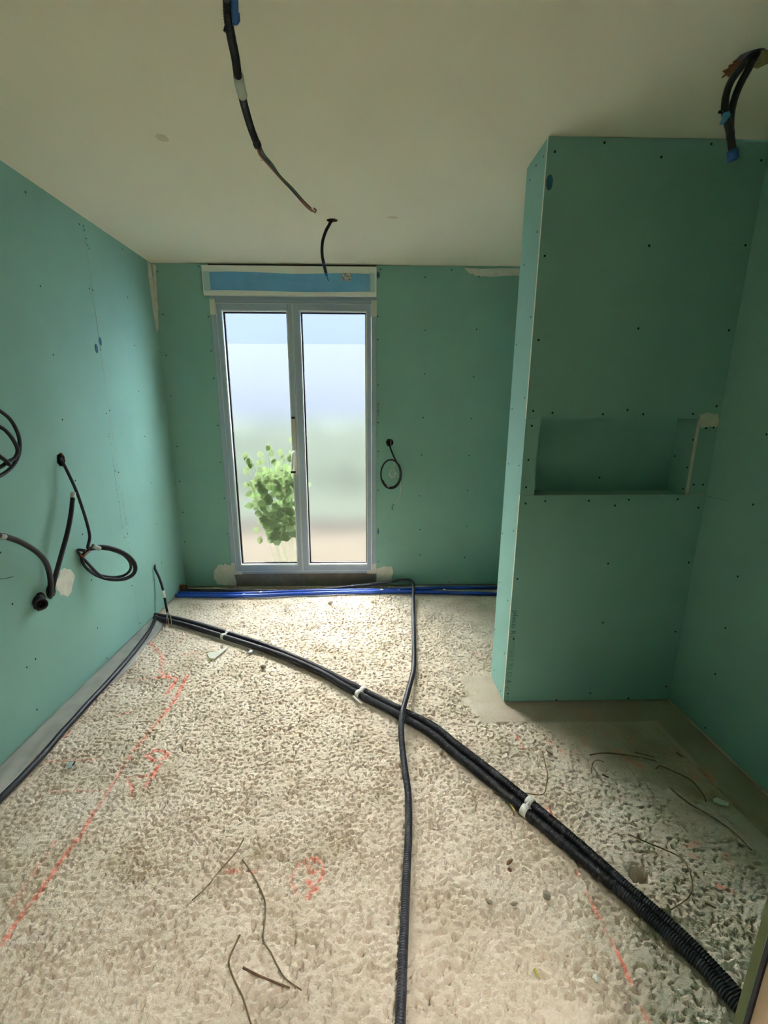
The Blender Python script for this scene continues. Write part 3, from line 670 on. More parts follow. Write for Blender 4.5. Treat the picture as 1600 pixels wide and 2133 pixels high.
def shrub():
    rnd = random.Random(12)
    root = tag(empty('shrub', (-.72, YE+.14, .02)), 'leafy green shrub pressed against the outside of the left window leaf', 'shrub')
    yg = YB+.044
    tips = [(-0.7888,3.9174,1.2168),(-0.9711,3.9174,1.1403),(-0.9358,3.9174,1.0901),(-0.8326,3.9174,1.1287),(-0.7473,3.9174,1.1287),(-0.671,3.9174,1.1016),(-0.5973,3.9174,1.1864),(-0.6111,3.9174,1.0511),(-0.639,3.9174,0.953),(-0.8696,3.9174,1.0318),(-0.98,3.9174,1.0123),(-0.9554,3.9174,0.9139),(-0.5936,3.9174,0.9134),(-0.7341,3.9174,1.0121)]
    stems = [(-.80, .1), (-.74, .12), (-.68, .08), (-.62, .13), (-.70, .16)]
    for i, tp in enumerate(tips):
        bx, by = stems[i % 5]; b = (bx, YE+by, .02); mid = ((bx+tp[0])/2+rnd.uniform(-.03, .03), YB+.12, tp[2]*.55)
        tube('stem', [b, mid, (tp[0], yg+.02, tp[2])], .0016, STEM, root, sides=5, step=.06)
    me_cache = []
    def leaf(p, d, n, L_, w):
        V, Fc = leafvf(p, d, n, L_, w); return obj('leaf', V, Fc, LEAF, root, smooth=True)
    for tp in tips:
        for k in range(2):
            a = rnd.uniform(-2.6, -.5) if rnd.random() < .7 else rnd.uniform(.3, 2.6)
            leaf((tp[0]+rnd.uniform(-.02, .02), yg+.004+rnd.uniform(.0, .012), tp[2]+rnd.uniform(-.03, .02)), (math.cos(a), rnd.uniform(0, .15), math.sin(a)), (rnd.uniform(-.3, .3), -1, .2), rnd.uniform(.055, .08), rnd.uniform(.042, .056))
    lo = (-1.0548,3.9674,0.5163); hi = (-0.5588,3.9674,0.9663)
    n = 0
    while n < 285:
        u, v = rnd.random(), rnd.random()
        x = -.965+.42*u; z = .40+.60*v
        if ((u-.55)/.52)**2+((v-.5)/.56)**2 > 1+.2*rnd.random(): continue
        dep = .004+rnd.random()**1.5*.26
        a = rnd.uniform(0, 6.28)
        leaf((x, yg+.006+dep, z), (math.cos(a), rnd.uniform(-.0, .4), math.sin(a)-.5), (rnd.uniform(-.5, .5), -1, rnd.uniform(-.2, .6)), rnd.uniform(.065, .10), rnd.uniform(.05, .07))
        n += 1
shrub()

# ------------------------------------------------------------------ conduits on the floor
RIB = (.0072, .0022)
PA = [(-1.5286,3.1993,0.02),(-1.3355,3.1153,0.02),(-1.1376,3.0049,0.02),(-0.9493,2.8941,0.02),(-0.7725,2.7901,0.02),(-0.5183,2.6305,0.02),(-0.2692,2.4381,0.02),(-0.051,2.2232,0.02),(0.165,2.0297,0.02),(0.3022,1.8868,0.02),(0.3896,1.7542,0.02),(0.5044,1.5853,0.02),(0.5938,1.4408,0.02),(0.6949,1.283,0.02),(0.7645,1.1709,0.02),(0.8256,1.0724,0.02),(0.8829,0.963,0.02),(0.9108,0.9061,0.02),(0.9311,0.8384,0.02),(0.9502,0.7856,0.02)]
PB = [(-1.5499,3.2496,0.02),(-1.3599,3.1795,0.02),(-1.1628,3.0806,0.02),(-0.9312,2.9427,0.02),(-0.6336,2.7551,0.02),(-0.3219,2.5188,0.02),(-0.0205,2.2493,0.02),(0.1752,2.0721,0.02),(0.3106,1.9491,0.02),(0.401,1.8158,0.02),(0.5193,1.6429,0.02),(0.6225,1.483,0.02),(0.7335,1.2989,0.02),(0.8139,1.1521,0.02),(0.8527,1.0862,0.02),(0.9032,0.9938,0.02),(0.9389,0.8998,0.02),(0.9583,0.8257,0.02)]
ca = tag(tube('corrugated_conduit', PA, .0185, BLACK, sides=14, rib=RIB), 'black ribbed conduit of the diagonal floor pair, on the side facing the doorway', 'conduit', 'paired conduits crossing the floor')
cb = tag(tube('corrugated_conduit', PB, .0175, BLACK, sides=14, rib=RIB), 'black ribbed conduit of the diagonal floor pair, on the side facing the window', 'conduit', 'paired conduits crossing the floor')
PC = [(-1.5618,3.7428,0.02),(-1.1711,3.7346,0.018),(-0.6521,3.7239,0.016),(-0.4128,3.7253,0.02),(-0.1334,3.7585,0.035),(0.1509,3.7913,0.055),(0.3361,3.8116,0.07),(0.3907,3.7803,0.066),(0.3885,3.6521,0.055),(0.3739,3.5172,0.03),(0.3502,3.2706,0.016),(0.3121,2.8478,0.016),(0.2771,2.493,0.018),(0.2427,2.3081,0.032),(0.2008,2.125,0.05),(0.1705,1.9839,0.058),(0.1571,1.8622,0.044),(0.1571,1.7422,0.022),(0.1599,1.6236,0.016),(0.1606,1.5199,0.015),(0.1459,1.352,0.015),(0.1271,1.2097,0.015),(0.1097,1.0694,0.015),(0.0949,0.9506,0.015),(0.0824,0.8498,0.015),(0.0691,0.7412,0.015)]
cc = tag(tube('corrugated_conduit', PC, .0140, GREYC, sides=12, rib=(.0072, .0017)), 'single dark grey ribbed conduit running from below the window over the diagonal pair', 'conduit')
PD = [(-1.5253,3.224,0.02),(-1.5089,3.1526,0.019),(-1.4731,2.9921,0.019),(-1.446,2.7182,0.019),(-1.4336,2.5071,0.019),(-1.4277,2.3325,0.019),(-1.4273,2.1823,0.019),(-1.4224,2.0442,0.019),(-1.42,1.9237,0.019),(-1.412,1.8056,0.019),(-1.4124,1.6643,0.019),(-1.419,1.5487,0.018),(-1.4219,1.4137,0.018)]
cdn = tag(tube('conduit', PD, .0135, BLACK, sides=12, step=.01), 'slim smooth black conduit lying along the foot of the left wall', 'conduit')
def clip(c, d, up, span, label, m=CLIP):
    """two half-round saddles with a bridge, gripping both conduits"""
    root = tag(empty('conduit_clip', c), label, 'conduit clip', 'white clips on the conduit pair')
    return root
for (pa, pb, lab) in (((-0.9451,2.8906,0.02), (-0.9312,2.9427,0.02), 'white clip on the conduit pair closest to the left wall'), ((-0.0407,2.2142,0.02), (-0.018,2.247,0.02), 'white clip on the conduit pair in the middle, just before the crossing'), ((0.5927,1.443,0.02), (0.6236,1.4806,0.02), 'white clip on the conduit pair past the crossing, towards the doorway')):
    d = Vector((.62, -.78, 0))
    root = tag(empty('conduit_clip', (Vector(pa)+Vector(pb))*.5-Vector((0, 0, .02))), lab, 'conduit clip', 'white clips on the conduit pair')
    for q, rr in ((pa, .0215), (pb, .0205)):
        q = Vector(q); tube('saddle', [q-d*.013, q+d*.013], rr, CLIP, root, sides=16, step=.013)
    a, b = Vector(pa), Vector(pb); tube('bridge', [a+Vector((0, 0, .012))-d*.004, b+Vector((0, 0, .012))+d*.004], .005, CLIP, root, sides=6)
# blue pipes at the foot of the back wall
P1 = [(-1.5467,3.6398,0.0145),(-0.9918,3.6183,0.0145),(-0.6017,3.6519,0.0145),(-0.1749,3.6804,0.0145),(0.255,3.6879,0.0145),(0.6427,3.6587,0.0145),(1.061,3.6237,0.0145),(1.3979,3.5856,0.0145)]
P2 = [(-1.5412,3.6866,0.0145),(-1.0047,3.6706,0.0145),(-0.6096,3.7052,0.0145),(-0.1767,3.7237,0.0145),(0.1487,3.7281,0.0145),(0.4006,3.7452,0.0145),(0.6602,3.7679,0.0145),(1.1001,3.7705,0.0145),(1.4627,3.7689,0.0145)]
tag(tube('water_pipe', P1, .0150, BLUE, sides=12, step=.03), 'blue water pipe along the back wall, the one farther out from the wall', 'pipe', 'blue pipes below the window')
tag(tube('water_pipe', P2, .0150, BLUE, sides=12, step=.03), 'blue water pipe along the back wall, the one tight against the wall', 'pipe', 'blue pipes below the window')
for i, (q, lab) in enumerate((((-0.9948,3.6297,0.012), 'small white clip on the blue pipes under the left window leaf'), ((0.2718,3.6993,0.012), 'small white clip on the blue pipes just left of the grey conduit'))):
    q = Vector(q); tag(tube('pipe_clip', [q+Vector((-.010, 0, 0)), q+Vector((.010, 0, 0))], .0172, CLIP, sides=12, step=.02), lab, 'pipe clip')
for i, (q, lab) in enumerate((((-0.8657,3.6658,0.03), 'little white plaster crumb on the blue pipes under the left window leaf'), ((0.1272,3.6895,0.034), 'little white crumb on the blue pipes below the right window leaf'), ((0.4627,3.7597,0.03), 'white crumb behind the blue pipes just right of the grey conduit'), ((0.6471,3.6894,0.03), 'white crumb between the two blue pipes where they part'))):
    bm = bmesh.new(); bmesh.ops.create_icosphere(bm, subdivisions=1, radius=.012)
    for v in bm.verts: v.co = Vector((v.co.x*1.3, v.co.y, v.co.z*.6))*random.uniform(.8, 1.2)
    me = bpy.data.meshes.new('plaster_crumb'); bm.to_mesh(me); bm.free(); me.materials.append(CLIP)
    o = bpy.data.objects.new('plaster_crumb', me); COL.objects.link(o); o.location = q; tag(o, lab, 'crumb')
# corner stub where the black conduit enters the left wall
tag(tube('pipe_stub', [(XL-.01, 3.7527, .045), (XL+.05, 3.7427, .045)], .022, BRICKY, sides=12), 'rusty pipe stub in the far left floor corner beside the blue pipes', 'pipe')

# plastic sheet strip under the left wall
def sheet():
    ny, nx = 150, 10; V = []
    for i in range(ny+1):
        y = 1.15+(3.22-1.15)*i/ny
        for j in range(nx+1):
            u = j/nx; wdt = .118+.02*math.sin(y*3.1)+.01*math.sin(y*13); x = XL+.001+wdt*u
            z = .004+.012*(1-u)**2+.006*abs(math.sin(y*9+u*4))*math.sin(u*3.14)+(.010*max(0, math.sin(y*4.3+1.2))**8)*math.sin(u*3.14)+.006*(1-u)
            V.append((x, y, z))
    Fc = [(i*(nx+1)+j, i*(nx+1)+j+1, (i+1)*(nx+1)+j+1, (i+1)*(nx+1)+j) for i in range(ny) for j in range(nx)]
    o = obj('plastic_sheet', V, Fc, SHEET, smooth=True)
    md = o.modifiers.new('solid', 'SOLIDIFY'); md.thickness = .0012; md.offset = -1
    return tag(o, 'creased dusty grey plastic sheet strip tucked under the left wall', 'plastic sheet')
sheet()

# ------------------------------------------------------------------ cables on the left wall
def bent(name, pts, r, m, label, cat, sides=10, group=None, rib=None):
    return tag(tube(name, pts, r, m, sides=sides, step=.008, rib=rib), label, cat, group)
PL0 = (-1.4881,2.5066,0.7842)
CO = [(-1.5681,2.4942,1.2348),(-1.5361,2.4552,1.2265),(-1.5181,2.4474,1.1911),(-1.4981,2.4508,1.12),(-1.4881,2.4612,1.0538),(-1.4831,2.4746,0.978),(-1.4831,2.4949,0.8907),(-1.4881,2.5092,0.8103),(-1.5121,2.5153,0.7421),(-1.493,2.5422,0.7452),(-1.4709,2.5739,0.7393),(-1.4473,2.6082,0.7244),(-1.4239,2.6423,0.7015),(-1.4027,2.6732,0.6721),(-1.3855,2.6979,0.6387),(-1.3739,2.714,0.6042),(-1.3691,2.7196,0.5718),(-1.3715,2.714,0.5447),(-1.3808,2.6977,0.5254),(-1.3961,2.6724,0.5156),(-1.4156,2.6406,0.516),(-1.4375,2.6055,0.5261),(-1.4599,2.5703,0.5446),(-1.4809,2.5377,0.5694),(-1.499,2.5103,0.5983),(-1.513,2.49,0.6289),(-1.5222,2.478,0.6589),(-1.526,2.4748,0.6861),(-1.5246,2.4805,0.7087),(-1.518,2.4948,0.7252),(-1.5069,2.5165,0.7344),(-1.4921,2.5443,0.7357),(-1.4747,2.5763,0.7288),(-1.4562,2.6102,0.7141),(-1.438,2.6434,0.6924),(-1.4218,2.6734,0.6656),(-1.4091,2.6974,0.6356),(-1.4012,2.7133,0.6051),(-1.3991,2.7197,0.5769),(-1.4029,2.716,0.5535),(-1.4126,2.7026,0.5372),(-1.427,2.6809,0.5291),(-1.445,2.6531,0.5299),(-1.4649,2.6217,0.5391),(-1.485,2.5894,0.5557),(-1.5036,2.5589,0.578),(-1.5195,2.5325,0.6041),(-1.5314,2.5118,0.6319),(-1.5387,2.4982,0.6592),(-1.5408,2.4925,0.6843),(-1.5375,2.495,0.7053),(-1.529,2.5056,0.7207),(-1.5158,2.5235,0.7295),(-1.4985,2.5477,0.7309),(-1.4782,2.5766,0.7244),(-1.4562,2.6082,0.7102),(-1.434,2.6399,0.6891),(-1.4134,2.6692,0.6626),(-1.3962,2.6931,0.6326),(-1.3839,2.7093,0.6016),(-1.3776,2.7158,0.5726),(-1.3782,2.7117,0.5482),(-1.3854,2.6972,0.5308),(-1.3986,2.6734,0.522),(-1.4164,2.6427,0.5225),(-1.437,2.6078,0.5321),(-1.4586,2.572,0.5497),(-1.4792,2.5382,0.5736),(-1.5393,2.4715,0.7356),(-1.4987,2.4692,0.7441)]
k1 = bent('coiled_cable', CO, .0078, BLACK, 'black cable coil hanging from the upper hole in the left wall', 'cable')
for a, b in ((.0, .0),):
    q = [(-1.4824,2.5125,0.7582),(-1.4637,2.5426,0.733)]
    tube('tape_wrap', q, .0125, GTAPE, k1, sides=10)
for i in range(2):
    q = [(-1.5202,2.4515,0.7362),(-1.5034,2.4447,0.7222),(-1.4942,2.4764,0.7339),(-1.4908,2.4989,0.7379)]
    tube('wire_end', [(a, b, c-.008*i) for a, b, c in q], .0022, COPPER, k1, sides=6)
# thick conduit rising from the lower hole to the taped end, and the one arching left
F1 = [(-1.5681,2.2488,0.5759),(-1.5361,2.2163,0.6164),(-1.5181,2.2165,0.6686),(-1.4981,2.2603,0.7697),(-1.4901,2.324,0.8673),(-1.4901,2.3786,0.9505),(-1.4921,2.4281,1.0447)]
k2 = bent('conduit', F1, .0115, BLACK, 'straight black conduit rising from the lower left-wall hole to a taped end', 'conduit')
tube('end_tape', [(-1.4921,2.4242,1.038),(-1.4921,2.4353,1.0632)], .0128, GTAPE, k2, sides=10)
F2 = [(-1.5681,2.2323,0.5699),(-1.5361,2.1965,0.6043),(-1.5081,2.1768,0.688),(-1.4931,2.1486,0.7743),(-1.4861,2.0964,0.8441),(-1.4831,2.0117,0.9153),(-1.4831,1.936,0.9614),(-1.4831,1.8837,0.9834),(-1.4881,1.7699,1.0191)]
k3 = bent('conduit', F2, .0122, BLACK, 'black conduit arching left out of the lower left-wall hole', 'conduit')
tube('label_tape', [(-1.4831,1.8929,0.979),(-1.4831,1.9189,0.968)], .0135, GTAPE, k3, sides=10)
# open pipe stub under it
PS = [(-1.5781,2.1685,0.5937),(-1.5361,2.1139,0.6037),(-1.5181,2.0952,0.5994),(-1.5061,2.0835,0.5994)]
k4 = tag(empty('pipe_stub', PS[1]), 'short open black pipe stub in the rusty lowest hole of the left wall', 'pipe')
def hollow(name, pts, r, ri, m, parent):
    A, Fa = tubevf(pts, r, 16, .006, cap=False); Bv, Fb = tubevf(pts, ri, 16, .006, cap=False); n = len(A)
    Fc = Fa+[tuple(i+n for i in reversed(q)) for q in Fb]
    last = n-16
    Fc += [(last+k, last+(k+1) % 16, n+last+(k+1) % 16, n+last+k) for k in range(16)]
    return obj(name, A+Bv, Fc, m, parent, smooth=True)
hollow('sleeve', PS, .028, .018, BLACK, k4)
tube('plug', PS[:2], .0175, DARK, k4, sides=12)
# loose coil cut by the frame edge
CL = [(-1.5581,2.0284,1.6426),(-1.5181,1.9664,1.5849),(-1.4981,1.9507,1.5098),(-1.4931,1.9981,1.4851),(-1.4881,2.0376,1.4665),(-1.4881,2.0854,1.4334),(-1.4881,2.1119,1.3851),(-1.4881,2.1166,1.3385),(-1.4881,2.0963,1.2852),(-1.4861,2.0444,1.2419),(-1.4831,1.9617,1.2125),(-1.4831,1.8608,1.2075),(-1.4881,1.7881,1.2641),(-1.4931,1.784,1.3426),(-1.4981,1.8357,1.4173),(-1.4881,1.9202,1.4453),(-1.4701,1.9962,1.405),(-1.4681,2.0293,1.3809),(-1.4681,2.0591,1.3383),(-1.4681,2.0662,1.3019),(-1.4681,2.0389,1.2745),(-1.4661,1.995,1.2651),(-1.4631,1.9443,1.2494),(-1.4631,1.8552,1.2397),(-1.4681,1.7917,1.29),(-1.4731,1.8017,1.3672),(-1.4681,1.8455,1.3909),(-1.4631,1.8986,1.3378),(-1.4501,1.938,1.2919),(-1.4481,1.9637,1.2722),(-1.4481,1.9773,1.2534)]
bent('coiled_cable', CL, .0078, BLACK, 'black cable coil higher on the left wall, cut by the picture edge', 'cable')
C3 = [(-1.5681,3.3871,0.3625),(-1.5361,3.3199,0.3478),(-1.5181,3.328,0.278),(-1.4981,3.321,0.1828),(-1.4831,3.3041,0.0679),(-1.4781,3.3032,0.0144)]
k5 = bent('cable', C3, .0088, NAVYC, 'short black cable drooping from the small plastered hole near the floor', 'cable')
tube('label_tape', [(-1.4981,3.3171,0.1843),(-1.4901,3.3085,0.1309)], .0105, CLIP, k5, sides=10)
for q, m_ in (([(-1.4781,3.3042,0.0179),(-1.3873,3.0924,0.075),(-1.3579,3.0308,0.06),(-1.334,2.9839,0.05)], COPPER), ([(-1.4781,3.3081,0.0161),(-1.3656,3.0889,0.08),(-1.3442,3.0428,0.065),(-1.325,2.9944,0.052)], YG), ([(-1.4781,3.3002,0.0196),(-1.3906,3.0832,0.072),(-1.3683,3.0277,0.058)], NAVY)):
    tube('wire', q, .0030, m_, k5, sides=6)
tag(tube('green_wire', [(-1.5281,1.8714,0.7999),(-1.5181,1.9207,0.7861),(-1.5181,1.9689,0.7773)], .0018, YG, sides=6), 'thin green wire end poking in at the left edge below the arched conduit', 'wire')

# cable coil on the back wall, with its white pull string
CB_ = [(0.1868,3.8874,1.2344),(0.1913,3.8554,1.21),(0.2003,3.8374,1.1735),(0.2115,3.8274,1.1441),(0.2388,3.8224,1.0837),(0.2663,3.8224,1.0417),(0.259,3.8224,1.0592),(0.2734,3.8208,1.0325),(0.2821,3.8192,1.0012),(0.2844,3.8178,0.9677),(0.28,3.8163,0.9348),(0.2692,3.815,0.9052),(0.2529,3.8138,0.8814),(0.2324,3.8128,0.8653),(0.2094,3.8119,0.8583),(0.186,3.8112,0.861),(0.164,3.8108,0.873),(0.1453,3.8105,0.8934),(0.1314,3.8104,0.9203),(0.1235,3.8105,0.9516),(0.122,3.8108,0.9846),(0.1271,3.8114,1.0166),(0.1381,3.8121,1.0451),(0.1542,3.813,1.0678),(0.174,3.814,1.083),(0.1958,3.8152,1.0896),(0.218,3.8166,1.087),(0.2387,3.818,1.0755),(0.2563,3.8195,1.0561),(0.2695,3.8211,1.0303),(0.2772,3.8226,1.0001),(0.2789,3.8242,0.9681),(0.2744,3.8258,0.9367),(0.2641,3.8272,0.9086),(0.2488,3.8286,0.886),(0.2299,3.8299,0.8708),(0.2089,3.8311,0.8642),(0.1875,3.8321,0.8667),(0.1674,3.8329,0.8781),(0.1502,3.8336,0.8975),(0.1374,3.8341,0.9231)]
k6 = bent('coiled_cable', CB_, .0064, BLACK, 'small black cable loop hanging on the back wall beside the window', 'cable')
tube('cable_tie', [(0.1708,3.8174,0.8836),(0.1901,3.8124,0.8687)], .0085, GTAPE, k6, sides=8)
ST = [(0.2036,3.8774,1.2502),(0.2027,3.8534,1.2102),(0.2044,3.8454,1.1881),(0.2198,3.8324,1.1171),(0.2302,3.8374,1.0669),(0.2289,3.8374,1.013),(0.2277,3.8374,1.0024),(0.236,3.8363,0.9926),(0.2402,3.8354,0.9791),(0.2396,3.8345,0.9646),(0.2342,3.8337,0.9521),(0.2251,3.8331,0.9441),(0.2142,3.8326,0.942),(0.2036,3.8324,0.9464),(0.1956,3.8324,0.9563),(0.1917,3.8326,0.9695),(0.1926,3.833,0.9836),(0.198,3.8336,0.9956),(0.2068,3.8343,1.0033),(0.2171,3.8352,1.0052),(0.227,3.8362,1.0009),(0.2344,3.8372,0.9915),(0.238,3.8382,0.9788),(0.2372,3.8392,0.9653),(0.2322,3.8401,0.9537),(0.224,3.8409,0.9462),(0.2144,3.8416,0.9444),(0.205,3.842,0.9484),(0.1978,3.8423,0.9575),(0.2448,3.8374,0.982),(0.2686,3.8374,0.9469),(0.2829,3.8374,0.9),(0.2857,3.8374,0.8409),(0.2709,3.8374,0.7734),(0.2457,3.8374,0.7414),(0.2205,3.8394,0.705)]
tag(tube('pull_string', ST, .0022, WIREW, sides=6, step=.006), 'white string dangling through the cable loop beside the window', 'string')
bpy.data.objects['pull_string']
tag(tube('hook_end', [(0.232,3.8374,0.7254),(0.2164,3.8374,0.7014),(0.2158,3.8374,0.6893),(0.2266,3.8374,0.6771)], .0028, BLACK, sides=6, step=.004), None)
he = bpy.data.objects['hook_end']; ps_ = bpy.data.objects['pull_string']; wl_ = he.location.copy(); he.parent = ps_; he.location = wl_-ps_.location

# ------------------------------------------------------------------ cables from the ceiling
A1 = [(-0.3407,1.4808,2.52),(-0.3283,1.4304,2.48),(-0.2901,1.27,2.3355),(-0.2953,1.3,2.3312),(-0.3,1.32,2.3088),(-0.3028,1.35,2.2953),(-0.3073,1.4,2.2868),(-0.3134,1.45,2.2688),(-0.3178,1.52,2.2548),(-0.3195,1.6,2.2419),(-0.3126,1.65,2.2234)]
k7 = bent('hanging_conduit', A1, .0105, BLACK, 'long black conduit hanging from the ceiling with bare coloured wires at its end', 'conduit', rib=(.0045, .0008))
tube('label_tape', [(-0.3107,1.437,2.2724),(-0.3139,1.463,2.2669),(-0.3148,1.492,2.2611)], .0128, GTAPE, k7, sides=12)
tube('end_cuff', [(-0.3148,1.642,2.228),(-0.3125,1.652,2.2219)], .0115, BLACK, k7, sides=12)
for q, m_ in (([(-0.314,1.65,2.2246),(-0.3135,1.67,2.2106),(-0.2959,1.7,2.1992),(-0.2802,1.74,2.1934),(-0.2574,1.78,2.181),(-0.2282,1.82,2.1671),(-0.1988,1.86,2.1472),(-0.1793,1.89,2.1408),(-0.1704,1.9,2.14),(-0.1685,1.9,2.1474),(-0.1757,1.89,2.1496)], COPPER), ([(-0.307,1.65,2.2247),(-0.298,1.67,2.2084),(-0.28,1.7,2.1969),(-0.2672,1.75,2.1886),(-0.233,1.8,2.1716),(-0.2054,1.85,2.1562),(-0.1847,1.88,2.1459)], YG), ([(-0.3105,1.65,2.2246),(-0.3065,1.67,2.2095),(-0.2887,1.7,2.1981),(-0.2731,1.75,2.1911),(-0.2423,1.8,2.1729),(-0.2021,1.86,2.1471),(-0.1827,1.89,2.1408)], NAVY)):
    tube('wire', q, .0031, m_, k7, sides=6)
tube('blue_tape', [(-0.2722,1.255,2.3335),(-0.2781,1.29,2.3249),(-0.2832,1.31,2.3146),(-0.2855,1.32,2.3039)], .0085, BTAPE, k7, sides=8, flat=.5)
bt = bpy.data.objects['blue_tape']
V = [(-0.2915,1.315,2.3194),(-0.2795,1.312,2.3151),(-0.273,1.312,2.3178),(-0.2735,1.315,2.3061),(-0.2811,1.318,2.3002),(-0.2922,1.32,2.3004)]
obj('tape_flap', V+[(a, b+.003, c) for a, b, c in V], [tuple(range(6)), tuple(range(11, 5, -1))]+[(i, (i+1) % 6, 6+(i+1) % 6, 6+i) for i in range(6)], BTAPE, k7)
tube('tie_knot', [(-0.313,1.33,2.3011),(-0.3086,1.333,2.2996)], .006, BLACK, k7, sides=6)
A2 = [(-0.1844,3.0762,2.52),(-0.1858,3.0088,2.49),(-0.2005,3.02,2.47),(-0.2172,3.02,2.4437),(-0.2371,3.015,2.3882),(-0.2412,3.01,2.3251),(-0.231,3,2.2689),(-0.2213,3,2.2249)]
k8 = bent('cable', A2, .0088, NAVYC, 'short black cable hanging from the ceiling just in front of the shutter box', 'cable')
tube('blue_tape', [(-0.2322,3,2.2738),(-0.2238,3,2.2347),(-0.2176,3,2.2101)], .0098, BTAPE, k8, sides=8, taper=.6)
tube('wire', [(-0.2188,3,2.2151),(-0.2074,3,2.183)], .0022, NAVY, k8, sides=5)
A3 = [(1.1903,1.7459,2.525),(1.1567,1.7076,2.496),(1.1344,1.7,2.476),(1.1185,1.69,2.4583),(1.0895,1.68,2.4195),(1.0744,1.67,2.3844),(1.0686,1.66,2.3459),(1.0696,1.65,2.3171),(1.078,1.64,2.2837),(1.084,1.63,2.2478),(1.0866,1.62,2.218),(1.094,1.62,2.1915)]
A3b = [(1.1999,1.7376,2.525),(1.1663,1.7014,2.496),(1.1547,1.7,2.4763),(1.1424,1.69,2.4552),(1.1214,1.68,2.42),(1.1038,1.67,2.3825),(1.0917,1.66,2.3463),(1.0849,1.65,2.3126),(1.0823,1.64,2.2801),(1.0811,1.63,2.255)]
k9 = bent('hanging_conduit', A3, .0102, BLACK, 'black taped conduit hanging from the ceiling hole in front of the niche wall', 'conduit')
k10 = bent('hanging_conduit', A3b, .0102, BLACK, 'second black conduit bundled beside the taped one at the niche ceiling hole', 'conduit')
tube('blue_tape', [(1.0861,1.62,2.2168),(1.0914,1.62,2.2012),(1.094,1.62,2.1915)], .0150, BTAPE, k9, sides=10)
V = [(1.056,1.64,2.319),(1.0676,1.635,2.3213),(1.0749,1.635,2.3132),(1.0665,1.637,2.2975),(1.0612,1.64,2.2918),(1.05,1.64,2.2904),(1.0544,1.64,2.3047)]
obj('tape_flap', V+[(a, b+.004, c) for a, b, c in V], [tuple(range(7)), tuple(range(13, 6, -1))]+[(i, (i+1) % 7, 7+(i+1) % 7, 7+i) for i in range(7)], mat('blue_tape_pale', srgb(84, 150, 196), .5), k9)
tube('tape_tag', [(1.0412,1.64,2.3211),(1.0563,1.645,2.3215)], .004, BLACK, k9, sides=5)
tube('tape_bump', [(1.0857,1.635,2.2658),(1.0917,1.63,2.2671)], .007, BLACK, k9, sides=6)
# torn fibre round that hole
for i, (q, sx, sy) in enumerate((((1.1469,1.7664,2.5), .022, .035), ((1.2038,1.7231,2.5), .03, .045))):
    disc('torn_paper', (q[0], q[1]), sx, 2, ZC, -.004, BRICKY if i == 0 else mat('torn_fibre', srgb(150, 134, 92), .95, var=.4, scale=60), cg, ry=sy, seed=20+i, rag=.35)

